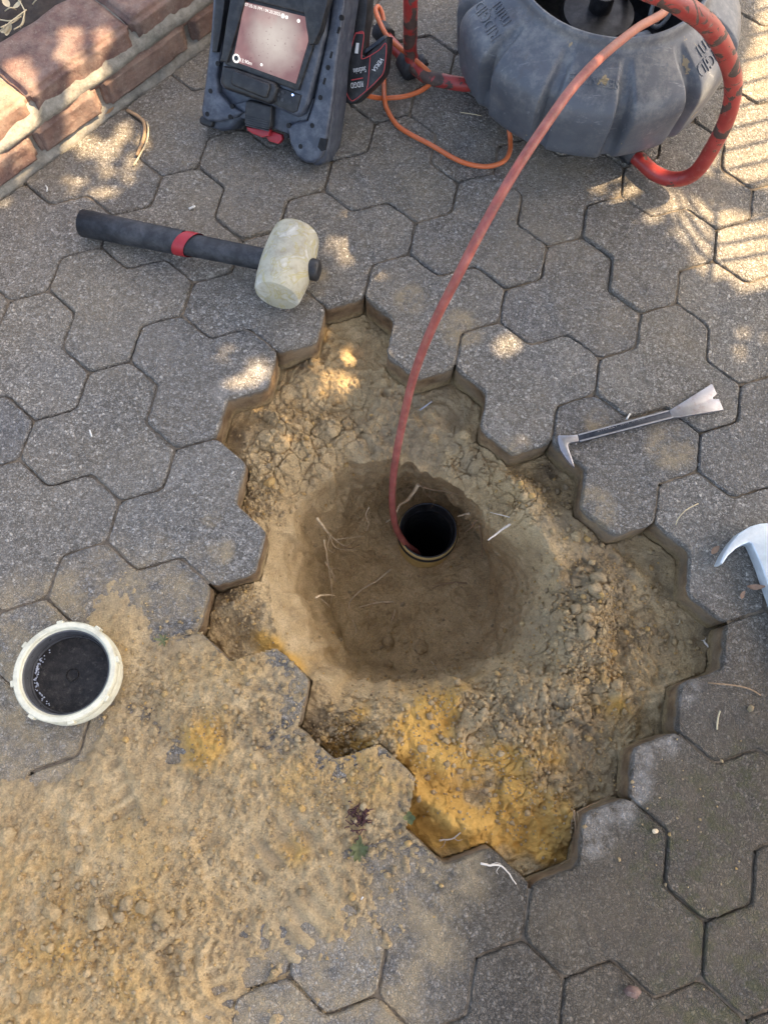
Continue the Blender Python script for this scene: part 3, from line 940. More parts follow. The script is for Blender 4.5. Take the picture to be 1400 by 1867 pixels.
# keep the bed under the pavers that are still laid
dp = np.hypot(X - PIPE_C[0], Y - PIPE_C[1])
push = (T >= 1) & (dp < .060) & (Z < -.10)
X = np.where(push, PIPE_C[0] + (X - PIPE_C[0]) / np.maximum(dp, 1e-6) * .060, X)
Y = np.where(push, PIPE_C[1] + (Y - PIPE_C[1]) / np.maximum(dp, 1e-6) * .060, Y)
dp = np.hypot(X - PIPE_C[0], Y - PIPE_C[1])
inhole = np.zeros(X.shape, bool)
for h in REMOVED:
    inhole |= in_poly(X, Y, hexpoly(h))
Z = np.where(inhole, np.minimum(Z, -0.001), np.minimum(Z, ZB - 0.004))
Z = Z - .022 * np.exp(-(dp / .085) ** 2) * np.clip(1.15 - T, 0, 1)
Z = np.where((dp < 0.0505) & (Z < -0.14), -0.95, Z)
# colour fields
noch = fbm(X * 16, Y * 16, octv=4, seed=61)
och = 0
for uv, s, a in [((870, 1440), .07, .85), ((950, 1490), .045, 1.15), ((1000, 1520), .03, 1.4), ((780, 1470), .05, 1), ((700, 1310), .05, .95), ((620, 1370), .035, .8), ((520, 1190), .035, .8), ((560, 1210), .03, .7), ((470, 1150), .03, .5),
                 ((870, 1240), .03, 1.0), ((800, 1270), .045, .75), ((490, 850), .05, .45), ((480, 790), .05, .4), ((960, 1340), .08, .6), ((1120, 1270), .04, .6), ((740, 1400), .06, .9), ((1120, 1190), .06, .3), ((620, 700), .06, .2), ((940, 920), .03, .3)]:
    och = och + a * gauss(X, Y, B(*uv), s)
och = np.clip((och * (1.0 + 2.0 * noch) - 0.42) * 1.9, 0, 0.95) * np.clip(T - 1.7, 0, 1)
gry = 0
for uv, s, a in [((720, 760), .08, .55), ((790, 770), .07, .75), ((640, 860), .06, .35), ((1050, 1110), .07, .8), ((1000, 960), .05, .55), ((1130, 1060), .07, .8), ((1250, 1150), .06, .5), ((1010, 1280), .06, .7), ((560, 1350), .05, .8), ((900, 1320), .06, .45), ((830, 820), .06, .5), ((1050, 1400), .08, .5)]:
    gry = gry + a * gauss(X, Y, B(*uv), s)
gry = np.clip((gry * .75 * (1 + 1.6 * fbm(X * 30, Y * 30, octv=4, seed=71)) - .12), 0, 0.65) * np.clip(T - 1.2, 0, 1)
soil = 0
for uv, s, a in [((430, 780), .03, 1), ((545, 660), .03, .9), ((410, 1075), .03, 1.1), ((1040, 1540), .03, .9), ((1130, 1450), .03, .8), ((1230, 1300), .03, .7), ((1290, 1180), .04, .7), ((690, 590), .03, .7), ((850, 740), .03, .8), ((445, 910), .025, .8), ((1090, 990), .03, .6), ((1215, 1000), .04, .6), ((1150, 1400), .03, .6), ((470, 1130), .02, .8), ((580, 1320), .02, .9), ((630, 1350), .015, .9), ((1000, 860), .03, .8)]:
    soil = soil + a * gauss(X, Y, B(*uv), s)
soil = np.clip(.75 * soil * (1 + 1.3 * fbm(X * 40, Y * 40, octv=3, seed=81)) - .12, 0, .85) * np.clip(T - 2, 0, 1)
nr = X.shape[0]
ii, jj = np.meshgrid(np.arange(nr - 1), np.arange(NA), indexing='ij')
Fq = np.stack([ii * NA + jj, ii * NA + (jj + 1) % NA, (ii + 1) * NA + (jj + 1) % NA, (ii + 1) * NA + jj], -1).reshape(-1, 4)[:, ::-1]
exc = mesh_np('excavated_ground', np.c_[X.ravel(), Y.ravel(), Z.ravel()], Fq, M['sand'], attrs={'ochre': och.ravel(), 'grey': gry.ravel(), 'soil': soil.ravel()})
tag(exc, 'hole dug through tan and ochre sand down to the drain pipe', 'ground', kind='structure')
SZ_X, SZ_Y, SZ_Z, SZ_T = X.ravel(), Y.ravel(), Z.ravel(), T.ravel()
def sand_at(x, y):
    """height of the excavated ground at a point outside the undercut wall"""
    i = np.argmin((SZ_X - x) ** 2 + (SZ_Y - y) ** 2 + np.where(SZ_Z < -0.6, 1, 0))
    return SZ_Z[i]
def sand_hit(u, v, lift=0.0):
    """point of the excavated ground seen at (u, v)"""
    z = -0.05
    for _ in range(12):
        p = G(u, v, z)
        z = 0.5 * z + 0.5 * sand_at(p[0], p[1])
    p = G(u, v, z + lift)
    return p

# wide ground under and beyond the paving, left open where the hole is
gb = bmesh.new()
xs = [-60, HC[0] - 0.17, HC[0] + 0.17, 60]; ys = [-60, HC[1] - 0.17, HC[1] + 0.17, 60]
x0, x1 = float(np.min(SZ_X)) + .1, float(np.max(SZ_X)) - .1
y0, y1 = float(np.min(SZ_Y)) + .1, float(np.max(SZ_Y)) - .1
xs = [-60, HC[0] - 0.36, HC[0] + 0.36, 60]
ys = [-60, HC[1] - 0.36, HC[1] + 0.36, 60]
gv = [[gb.verts.new((x, y, -0.115)) for x in xs] for y in ys]
for j in range(3):
    for i in range(3):
        if (i, j) != (1, 1):
            gb.faces.new((gv[j][i], gv[j][i + 1], gv[j + 1][i + 1], gv[j + 1][i]))
g = bm_obj('ground', gb, M['ground'])
tag(g, 'compacted sub-base under the paving', 'ground', kind='structure')

# ------------------------------------------------------------------ sand spilled over the pavers
SP = np.array([G(u, v)[:2] for u, v in [(205, 1105), (300, 1172), (385, 1168), (500, 1180), (562, 1232), (548, 1312), (612, 1376), (680, 1362), (752, 1418), (742, 1500), (665, 1545), (640, 1640), (600, 1720), (530, 1745), (480, 1800), (430, 1900), (300, 2100), (-400, 2100), (-400, 1480), (-50, 1420), (60, 1395), (150, 1350), (185, 1270), (175, 1160)]])
st = 0.0022
gx = np.arange(-0.80, 0.07, st); gy = np.arange(-0.80, 0.0, st)
GX, GY = np.meshgrid(gx, gy)
def poly_sd(x, y, poly):
    d = np.full(x.shape, 9.0)
    n = len(poly)
    for i in range(n):
        a, b = poly[i], poly[(i + 1) % n]
        ab = b - a
        t = np.clip(((x - a[0]) * ab[0] + (y - a[1]) * ab[1]) / (ab @ ab), 0, 1)
        d = np.minimum(d, np.hypot(x - a[0] - t * ab[0], y - a[1] - t * ab[1]))
    return np.where(in_poly(x, y, poly), d, -d)
sd = poly_sd(GX, GY, SP)
th = np.clip(sd, -0.12, 0.045) * 0.085 + 0.0008
PM = np.zeros(GX.shape)
th = th + 0.014 * gauss(GX, GY, G(90, 1800), .20) + 0.008 * gauss(GX, GY, G(250, 1640), .10) + 0.006 * gauss(GX, GY, G(400, 1250), .06) + 0.006 * gauss(GX, GY, G(360, 1350), .02) + 0.006 * gauss(GX, GY, G(230, 1150), .03) + .004 * gauss(GX, GY, G(600, 1650), .03, .05)
# bare or thin patches
for uv, s, a in [((265, 1300), .03, .004), ((60, 1345), .06, .012), ((325, 1380), .022, .010), ((100, 1400), .03, .004), ((440, 1640), .04, .0045), ((560, 1740), .06, .0045), ((450, 1720), .05, .0045), ((280, 1330), .03, .004), ((150, 1330), .03, .004), ((480, 1250), .03, .0025), ((600, 1420), .035, .0028), ((500, 1360), .03, .0028), ((540, 1650), .03, .0035), ((530, 1190), .02, .004), ((520, 1290), .03, .002), ((430, 1850), .03, .003), ((620, 1560), .03, .003), ((455, 1800), .025, .004)]:
    th = th - a * gauss(GX, GY, G(*uv), s)
th = th + 0.0030 * fbm(GX * 11, GY * 11, octv=4, seed=91) - 0.0005
cr = np.clip(0.5 + 1.2 * fbm(GX * 7, GY * 7, octv=3, seed=95) + 0.5 * gauss(GX, GY, G(60, 1750), .25), 0.1, 1.3)
th = th + cr * (0.0040 * np.maximum(fbm(GX * 70, GY * 70, octv=3, seed=97), -0.15) + 0.0030 * np.maximum(fbm(GX * 200, GY * 200, octv=2, seed=99), -0.35))
cg = np.clip(cr - .25, 0, 1)
scl = np.clip(0.5 + 1.6 * fbm(GX * 30, GY * 30, octv=2, seed=305), 0, 1)
sgr = grains(GX, GY, .030, .003, .0090, .04 * cg * scl, 301) + grains(GX + .01, GY, .015, .0016, .0050, .12 * cg * scl, 311) + grains(GX, GY, .0075, .0012, .0033, .60 * cg * (.3 + .7 * scl) + .05, 321) + .9 * grains(GX + .002, GY, .0050, .0008, .0022, .30 + .5 * cg, 325)
# boot prints: ribbed treads pressed into it
def press(uv0, uv1, half, period, depth, curve=0.0):
    global th, PM
    a = G(*uv0)[:2]; b = G(*uv1)[:2]
    L = np.linalg.norm(b - a); d = (b - a) / L; n = np.array([-d[1], d[0]])
    s = (GX - a[0]) * d[0] + (GY - a[1]) * d[1]; w = (GX - a[0]) * n[0] + (GY - a[1]) * n[1]
    m = np.clip(0.75 + 1.6 * fbm(GX * 22, GY * 22, octv=2, seed=131), 0, 1) * np.clip((half - np.abs(w)) / 0.006, 0, 1) * np.clip(s / 0.006, 0, 1) * np.clip((L - s) / 0.006, 0, 1)
    rib = np.tanh(3.0 * np.sin(2 * np.pi * (s + curve * w * w) / period)) * 0.5
    flat = th * (1 - m) + m * (0.25 * th + 0.0016)
    th = flat + m * rib * depth
    PM = np.maximum(PM, m)
press((172, 1395), (222, 1510), .034, .019, .0046, 3.0)
press((560, 1480), (420, 1600), .034, .024, .0036, 4.0)
press((330, 1700), (400, 1867), .036, .020, .0050, -5.0)
press((620, 1600), (500, 1740), .03, .024, .0030, 3.0)
press((390, 1500), (440, 1600), .032, .026, .0022, -4.0)
sgr = sgr * (1 - .85 * PM)
th = th + np.where(th > -0.0015, sgr, 0) * np.clip((th + .0015) / .003, 0, 1) + (0.0046 * fbm(GX * 170, GY * 170, octv=3, seed=331) + .0050 * fbm(GX * 90, GY * 90, octv=3, seed=333) * scl) * (1 - .8 * PM) * (.40 + .55 * np.clip(cg, 0, 1))
for uv, R_, a0_, a1_, hh_ in [((445, 1760), .050, 130, 285, .0045), ((445, 1765), .072, 150, 270, .0035), ((330, 1450), .034, 20, 150, .0030), ((640, 1440), .038, 60, 200, .0025), ((500, 1560), .045, -60, 60, .0030), ((560, 1640), .06, -40, 50, .0030), ((205, 1490), .05, 120, 230, .0030)]:
    p = G(*uv)
    d_ = np.hypot(GX - p[0], GY - p[1]); an_ = np.degrees(np.arctan2(GY - p[1], GX - p[0]))
    mid = (a0_ + a1_) / 2; half = (a1_ - a0_) / 2
    da = np.abs((an_ - mid + 180) % 360 - 180)
    w_ = np.clip((half - da) / 15, 0, 1) * np.clip(.8 + 1.2 * fbm(GX * 28, GY * 28, octv=2, seed=341), 0, 1)
    th = th + w_ * hh_ * (np.exp(-((d_ - R_) / .0035) ** 2) - .6 * np.exp(-((d_ - R_ + .008) / .005) ** 2)) * (th > 0)
inh = np.zeros(GX.shape, bool)
for h in REMOVED:
    inh |= in_poly(GX, GY, hexpoly(h))
zz = np.where(th > 0, th, th * 1.5) - 0.0004
keep = (~inh)
kf = keep[:-1, :-1] & keep[1:, :-1] & keep[:-1, 1:] & keep[1:, 1:]
zm = np.maximum(np.maximum(zz[:-1, :-1], zz[1:, :-1]), np.maximum(zz[:-1, 1:], zz[1:, 1:]))
kf &= zm > -0.004
ny, nx = GX.shape
jj, ii = np.nonzero(kf)
Fs = np.stack([jj * nx + ii, jj * nx + ii + 1, (jj + 1) * nx + ii + 1, (jj + 1) * nx + ii], -1)
us, inv = np.unique(Fs, return_inverse=True)
Fs = inv.reshape(-1, 4)
Vs = np.c_[GX.ravel(), GY.ravel(), zz.ravel()][us]
och2 = 0
for uv, s, a in [((370, 1355), .028, 1.6), ((70, 1800), .18, .42), ((200, 1640), .12, .25), ((535, 1545), .020, 1.9), ((700, 1390), .05, .8), ((530, 1430), .03, .6), ((400, 1220), .06, .5), ((550, 1230), .03, .5), ((640, 1420), .05, .4), ((620, 1760), .01, .9)]:
    och2 = och2 + a * gauss(GX, GY, G(*uv), s)
och2 = np.clip(.8 * och2 * (1 + 1.3 * fbm(GX * 24, GY * 24, octv=4, seed=101)) - .12, 0, .85)
gry2 = np.clip(np.clip(0.0060 - th, 0, 1) * 80 * (0.75 + .9 * fbm(GX * 20, GY * 20, octv=3, seed=103)), 0, .65)
o = mesh_np('spilled_sand', Vs, Fs, M['sand'], attrs={'ochre': och2.ravel()[us], 'grey': gry2.ravel()[us], 'soil': np.zeros(len(us))})
tag(o, 'trodden tan sand spread over the pavers beside the hole', 'sand', kind='stuff')
TH_F = th
def spill_at(x, y):
    i = int(np.clip(round((x - gx[0]) / st), 0, nx - 1)); j = int(np.clip(round((y - gy[0]) / st), 0, ny - 1))
    return max(0.0, float(TH_F[j, i]))

# crumbs too many to count
ico = bmesh.new(); bmesh.ops.create_icosphere(ico, subdivisions=1, radius=1.0)
IV = np.array([v.co for v in ico.verts]); IF = np.array([[v.index for v in f.verts] for f in ico.faces]); ico.free()
cv, cf, ca = [], [], []
def crumb_at(p, r):
    k = len(cv) * len(IV)
    j = IV * (1 + RNG.uniform(-.5, .35, (len(IV), 1)))
    R = Matrix.Rotation(random.uniform(0, 6.28), 3, Vector(RNG.normal(size=3)))
    j = j @ np.array(R).T
    cv.append(j * r * np.array([1, 1, .8]) + p)
    cf.append(IF + k)
HB_N = 700
hx0, hy0 = SZ_X.min(), SZ_Y.min(); hs = max(SZ_X.max() - hx0, SZ_Y.max() - hy0) / (HB_N - 1)
HM = np.full((HB_N, HB_N), -9.0)
np.maximum.at(HM, (((SZ_Y - hy0) / hs).astype(int), ((SZ_X - hx0) / hs).astype(int)), SZ_Z)
def bed_h(x, y):
    i, j_ = int((x - hx0) / hs), int((y - hy0) / hs)
    w = HM[max(0, j_ - 1):j_ + 2, max(0, i - 1):i + 2]
    return w.max() if w.size else -9.0
rem_poly = [hexpoly(h) for h in REMOVED]
def in_removed(x, y):
    return any(in_poly(np.array([x]), np.array([y]), q)[0] for q in rem_poly if abs(q[:, 0].mean() - x) < .07 and abs(q[:, 1].mean() - y) < .07)
zones = [((860, 1300), 270, 150, 1100, 'b'), ((1060, 1130), 110, 180, 1200, 'b'), ((950, 910), 110, 70, 350, 'b'), ((560, 790), 130, 90, 450, 'b'), ((440, 1120), 60, 60, 260, 'b'), ((720, 1080), 140, 130, 160, 'b'), ((1000, 1420), 180, 120, 500, 'b'), ((1180, 1130), 130, 130, 450, 'b'), ((620, 1340), 70, 50, 260, 'b'), ((480, 900), 50, 70, 260, 'b'),
         ((430, 1300), 170, 130, 600, 's'), ((620, 1450), 120, 100, 420, 's'), ((200, 1680), 220, 190, 1200, 's'), ((260, 1250), 70, 100, 260, 's'), ((420, 1560), 180, 160, 420, 's'), ((660, 1600), 110, 120, 90, 'p'), ((1220, 1500), 160, 220, 40, 'p'), ((380, 1160), 130, 50, 90, 'p')]
for (uv, su, sv, n, k) in zones:
    for _ in range(n):
        u = uv[0] + random.gauss(0, .55) * su; v = uv[1] + random.gauss(0, .55) * sv
        r = min(.0046, .0011 * random.paretovariate(2.7)) * random.uniform(.9, 1.2)
        p = G(u, v, ZB if k == 'b' else 0)
        if k == 'b':
            if not in_removed(p[0], p[1]): continue
            z = bed_h(p[0], p[1])
            if z < -0.6: continue
            if math.hypot(p[0] - PIPE_C[0], p[1] - PIPE_C[1]) < .066: continue
        else:
            if in_removed(p[0], p[1]): continue
            z = spill_at(p[0], p[1])
        crumb_at(np.array([p[0], p[1], z + r * .35]), r)
cvv = np.concatenate(cv)
oc = np.repeat(RNG.choice([0, 0, 0, 0.15, 0.5], len(cv)), len(IV)); gc = np.repeat(RNG.choice([0, 0.2, 0.6], len(cv)), len(IV))
o = mesh_np('sand_crumbs', cvv, np.concatenate(cf), M['sand'], sm=True, attrs={'ochre': oc, 'grey': gc, 'soil': np.zeros(len(cvv))})
tag(o, 'loose crumbs of sand scattered round the hole', 'sand', kind='stuff')

# clods that can be told apart
def clod_mesh(seed, och=0.0, gry=0.0):
    bm = bmesh.new()
    bmesh.ops.create_icosphere(bm, subdivisions=3, radius=1.0)
    V = np.array([v.co for v in bm.verts])
    d = 1 + 0.42 * fbm(V[:, 0] * 1.3 + seed * 7, V[:, 1] * 1.3, V[:, 2] * 1.3, octv=3, seed=seed) + 0.24 * fbm(V[:, 0] * 4, V[:, 1] * 4, V[:, 2] * 4, octv=3, seed=seed + 5)
    V = V * d[:, None] * np.array([1.0, .82, .68])
    F = np.array([[v.index for v in f.verts] for f in bm.faces]); bm.free()
    me_o = mesh_np('clod', V, F, M['sand'], attrs={'ochre': np.full(len(V), och), 'grey': np.full(len(V), gry), 'soil': np.zeros(len(V))})
    me = me_o.data
    bpy.data.objects.remove(me_o)
    return me
CL = [clod_mesh(3, 0, .1), clod_mesh(8, .0, .5), clod_mesh(12, .55, 0), clod_mesh(20, .15, .2)]
clods = [  # u, v, radius px, mesh, surface, label, group
    (238, 1643, 12, 0, 's'), (268, 1651, 13, 3, 's'), (226, 1667, 10, 1, 's'), (302, 1672, 15, 3, 's'), (187, 1668, 19, 0, 's'), (104, 1658, 14, 3, 's'), (156, 1580, 14, 0, 's'), (110, 1596, 8, 0, 's'), (12, 1525, 17, 0, 's'), (78, 1810, 14, 3, 's'), (35, 1818, 8, 0, 's'), (205, 1676, 10, 3, 's'), (335, 1665, 9, 0, 's'), (498, 1781, 8, 0, 's'), (550, 1475, 7, 2, 's'),
    (1080, 1062, 15, 1, 'b'), (1070, 1085, 14, 1, 'b'), (1092, 1082, 9, 1, 'b'), (1040, 1118, 12, 1, 'b'), (1055, 1135, 10, 1, 'b'), (1050, 1162, 16, 1, 'b'), (1030, 1165, 10, 1, 'b'), (1062, 1120, 8, 0, 'b'), (1025, 1185, 9, 1, 'b'), (1044, 985, 11, 0, 'b'), (1065, 987, 7, 2, 'b'), (1060, 972, 7, 0, 'b'), (948, 916, 9, 0, 'b'), (1118, 1190, 8, 2, 'b'), (1156, 1192, 6, 3, 'b'), (1186, 1003, 6, 0, 'b'), (1215, 1033, 5, 0, 'b'), (1232, 1100, 8, 0, 'b'), (1222, 1156, 6, 3, 'b'),
    (606, 1333, 11, 1, 'b'), (940, 1290, 9, 1, 'b'), (880, 1300, 10, 1, 'b'), (985, 1275, 9, 1, 'b'), (768, 1365, 9, 3, 'b'), (1120, 1252, 13, 0, 'b'), (1085, 1275, 10, 3, 'b'), (740, 1290, 8, 2, 'b'),
    (492, 880, 12, 2, 'b'), (505, 897, 9, 0, 'b'), (430, 935, 8, 3, 'b'), (570, 860, 11, 0, 'b'), (605, 780, 12, 0, 'b'), (790, 800, 10, 0, 'b'), (845, 800, 12, 0, 'b'), (520, 815, 10, 3, 'b'),
    (708, 1168, 13, 0, 'f'), (768, 1180, 14, 0, 'f'), (706, 1213, 10, 0, 'f'), (680, 1122, 8, 0, 'f'), (776, 1060, 7, 0, 'f'), (722, 1130, 6, 0, 'f'), (660, 1136, 6, 3, 'f'), (800, 1130, 7, 0, 'f'), (760, 1110, 6, 3, 'f'),
]
CLAB = {'s': ('rounded tan sand clod lying on the trodden sand', 'sand clods on the trodden sand'), 'b': ('crumbly sand clod lying on the ledge around the hole', 'sand clods on the ledge round the hole'), 'f': ('small damp sand clod on the floor of the hole', 'sand clods on the floor of the hole')}
def clod_zone(u, v, k):
    if k == 'b':
        return 'in the crumbled heap on the right ridge' if 1000 < u < 1110 and 1040 < v < 1200 else 'by the foot of the right paver corner' if u > 1000 and v < 1040 else 'on the dug bed at the far right' if u > 1110 else 'at the front rim of the hole' if v > 1230 else 'on the cracked crust above the hole' if u < 700 else 'on the ledge behind the pipe'
    if k == 's':
        return 'in the row on the trodden sand' if u > 170 and v > 1630 and v < 1700 else 'scattered alone on the trodden sand'
    return 'on the floor of the hole'
ORD = ['leftmost', 'second from the left', 'third from the left', 'fourth from the left', 'fifth from the left', 'sixth from the left', 'seventh from the left', 'eighth from the left', 'ninth from the left', 'tenth from the left']
by_zone = {}
for q in clods:
    by_zone.setdefault(clod_zone(q[0], q[1], q[4]), []).append(q)
for z_ in by_zone: by_zone[z_].sort(key=lambda q: q[0])
for (u, v, rp, mi, k) in clods:
    if k == 's':
        p = G(u, v, 0.012); p[2] = spill_at(p[0], p[1])
    elif k == 'b':
        p = G(u, v, ZB + .004); p[2] = sand_at(p[0], p[1])
    else:
        p = G(u, v, -.34); p[2] = sand_at(p[0], p[1])
    r = rp * np.linalg.norm(p - CAM) / FPX * 0.92
    o = bpy.data.objects.new('sand_clod', CL[mi])
    C.objects.link(o)
    o.location = (p[0], p[1], p[2] + r * 0.38)
    o.scale = (r, r, r)
    o.rotation_euler = (random.uniform(-.4, .4), random.uniform(-.4, .4), random.uniform(0, 6.28))
    zone = clod_zone(u, v, k)
    lst = by_zone[zone]
    i_ = lst.index((u, v, rp, mi, k))
    where = ORD[i_] if i_ < len(lst) - 1 or len(lst) == 1 else 'rightmost'
    tag(o, {'b': 'crumbly', 's': 'tan', 'f': 'damp'}[k] + ' clod, ' + where + ' ' + zone, 'clod', 'sand clods ' + zone)

# ------------------------------------------------------------------ brick edging of the garden bed
edging = empty('brick_edging', (BR_A[0], BR_A[1], 0))
tag(edging, 'low mortared brick edging of the garden bed at top left', 'edging')
def on_face(u, v):
    """(distance along, height) of the edging's front face seen at (u, v)"""
    d = RCV.T @ np.array([(u - PCX) / FPX, (v - PCY) / FPX, 1.0])
    n3 = np.array([BN[0], BN[1], 0])
    p = CAM + d * (((np.array([*BR_A, 0]) - CAM) @ n3) / (d @ n3))
    return (p[:2] - BR_A) @ BT, p[2]
def along_top(u, v, z):
    p = G(u, v, z)[:2] - BR_A
    return p @ BT, p @ BN
EM = Matrix(((BT[0], BN[0], 0, BR_A[0]), (BT[1], BN[1], 0, BR_A[1]), (0, 0, 1, 0), (0, 0, 0, 1)))   # (along, into bed, up) -> world
s1, h1 = on_face(257, 88); s2, h2 = on_face(100, 197)
ZT0 = 0.5 * (h1 + h2)                      # height of the bed joint line
def brick_mesh(L, W, H, seed):
    bm = bmesh.new()
    bmesh.ops.create_cube(bm, size=1.0)
    bmesh.ops.scale(bm, vec=(L, W, H), verts=bm.verts)
    bmesh.ops.bevel(bm, geom=bm.edges[:], offset=0.007, segments=3, affect='EDGES')
    bmesh.ops.subdivide_edges(bm, edges=[e for e in bm.edges if e.calc_length() > 0.03], cuts=14, use_grid_fill=True)
    bmesh.ops.triangulate(bm, faces=[f for f in bm.faces if len(f.verts) > 4])
    V = np.array([v.co for v in bm.verts])
    for a, v in enumerate(bm.verts):
        pass
    d = 0.0030 * fbm(V[:, 0] * 28 + seed, V[:, 1] * 28, V[:, 2] * 28, octv=3, seed=seed) + 0.003 * np.minimum(0, fbm(V[:, 0] * 90 + seed, V[:, 1] * 90, V[:, 2] * 90, octv=2, seed=seed + 2))
    nrm = V / np.array([L / 2, W / 2, H / 2]); nrm = np.sign(nrm) * np.abs(nrm) ** 6
    nrm /= np.linalg.norm(nrm, axis=1)[:, None] + 1e-9
    V = V + nrm * d[:, None]
    for v, c in zip(bm.verts, V): v.co = c
    me = bpy.data.meshes.new('brick')
    bm.normal_update(); bm.to_mesh(me); bm.free(); smooth(me)
    me.materials.append(M['brick'])
    return me
def brick(s0, s1_, n0, n1, z0, z1, seed):
    me = brick_mesh(s1_ - s0, n1 - n0, z1 - z0, seed)
    o = bpy.data.objects.new('brick', me)
    C.objects.link(o)
    o.matrix_world = EM @ Matrix.Translation(((s0 + s1_) / 2, (n0 + n1) / 2, (z0 + z1) / 2)) @ Matrix.Rotation(random.gauss(0, .01), 4, 'Z')
    attach(o, edging)
tj1 = along_top(60, 190, ZT0 + .03)[0]; tj2 = along_top(262, 70, ZT0 + .03)[0]
wtop = along_top(83, 23, ZT0 + .035)[1]
fj1 = on_face(66, 262)[0]; fj2 = on_face(186, 176)[0]
j = 0.010
TL = (tj2 - tj1)
for k in range(-2, 3):
    brick(tj1 + k * TL + j / 2 - .004, tj1 + (k + 1) * TL - j / 2 + .004, 0.006, max(.09, wtop), ZT0 - 0.028, ZT0 + 0.040, 11 + k)
FL = (fj2 - fj1)
edges_f = [fj1 - 2.6 * FL, fj1 - 1.3 * FL, fj1, fj2, fj2 + 1.42 * FL, fj2 + 2.8 * FL, fj2 + 4.2 * FL]
for k in range(len(edges_f) - 1):
    brick(edges_f[k] + j / 2, edges_f[k + 1] - j / 2, -0.003, 0.10, 0.009, ZT0 - 0.010, 31 + k)
# mortar: core with rounded, hand-struck joints
def mortar_strip(name, fn, s0, s1_, n=150):
    ss = np.linspace(s0, s1_, n)
    prof = fn
    V, F = [], []
    m = len(prof)
    for i, s in enumerate(ss):
        for (nn, z) in prof:
            jn = 0.0035 * float(noise(np.array(s * 30), np.array(z * 60 + nn * 40), seed=7)) + 0.002 * float(noise(np.array(s * 110), np.array(z * 160), seed=9))
            V.append((s, nn - jn, z + jn * .6))
    for i in range(n - 1):
        for k in range(m - 1):
            F.append((i * m + k, (i + 1) * m + k, (i + 1) * m + k + 1, i * m + k + 1))
    V = np.array(V)
    W = np.c_[BR_A[0] + V[:, 0] * BT[0] + V[:, 1] * BN[0], BR_A[1] + V[:, 0] * BT[1] + V[:, 1] * BN[1], V[:, 2]]
    return mesh_np(name, W, np.array(F), M['mortar'], edging)
S0, S1 = -0.5, 1.0
mortar_strip('mortar', [(-0.002, -0.01), (0.0005, 0.006), (0.006, 0.013), (0.012, 0.020), (0.012, ZT0 - .020), (0.003, ZT0 - 0.013), (-0.001, ZT0 - 0.004), (0.002, ZT0 + 0.003), (0.009, ZT0 + 0.010), (0.014, ZT0 + 0.022), (0.026, ZT0 + 0.0300), (0.06, ZT0 + 0.0315), (max(.09, wtop) - 0.01, ZT0 + 0.031), (max(.09, wtop) - 0.01, -0.05)], S0, S1)
# garden soil
n = 70
gs, gn = np.meshgrid(np.linspace(S0, S1, 120), np.linspace(max(.09, wtop) - .012, 0.9, 90))
gz = ZT0 - 0.012 + 0.012 * fbm(gs * 20, gn * 20, octv=4, seed=111) + 0.006 * fbm(gs * 80, gn * 80, octv=2, seed=113)
W = np.c_[(BR_A[0] + gs * BT[0] + gn * BN[0]).ravel(), (BR_A[1] + gs * BT[1] + gn * BN[1]).ravel(), gz.ravel()]
jj, ii = np.meshgrid(np.arange(89), np.arange(119), indexing='ij')
Fg = np.stack([jj * 120 + ii, jj * 120 + ii + 1, (jj + 1) * 120 + ii + 1, (jj + 1) * 120 + ii], -1).reshape(-1, 4)
o = mesh_np('garden_soil', W, Fg, M['soil'])
tag(o, 'dark garden soil behind the brick edging', 'soil', kind='structure')

# ------------------------------------------------------------------ drain pipe in the hole
def lathe_obj(name, prof, loc, mat, parent=None, seg=72, mod=None, tilt=None, angle=35):
    V, F = lathe_vf(prof, seg, mod)
    if tilt is not None:
        V = V @ np.array(tilt).T
    V = V + np.asarray(loc)
    o = mesh_np(name, V, F, mat, parent)
    o.data.set_sharp_from_angle(angle=math.radians(angle))
    return o
pz = PZ
pipe = empty('drain_pipe', (PIPE_C[0], PIPE_C[1], pz))
tag(pipe, 'yellowed drain pipe standing open at the bottom of the hole', 'pipe')
lathe_obj('socket', [(0.05150, -.35), (0.05150, -.022), (0.05311, -.020), (0.05434, -.016), (0.05434, -.004), (0.05292, .0), (0.05103, .0005)], (*PIPE_C, pz), M['pipe'], pipe)
lathe_obj('inner_wall', [(0.05084, .0006), (0.04867, -.003), (0.04772, -.016), (0.04489, -.020), (0.04441, -.6), (.0, -.6)], (*PIPE_C, pz), M['black'], pipe)
lathe_obj('rubber_ring', [(0.05462, -.0195), (0.05594, -.017), (0.05594, -.009), (0.05453, -.006)], (*PIPE_C, pz), M['rubber'], pipe)
lathe_obj('rubber_lip', [(0.05179, .0011), (0.05245, .003), (0.05103, .004), (0.04961, .003), (0.04914, -.001)], (*PIPE_C, pz), M['rubber'], pipe)

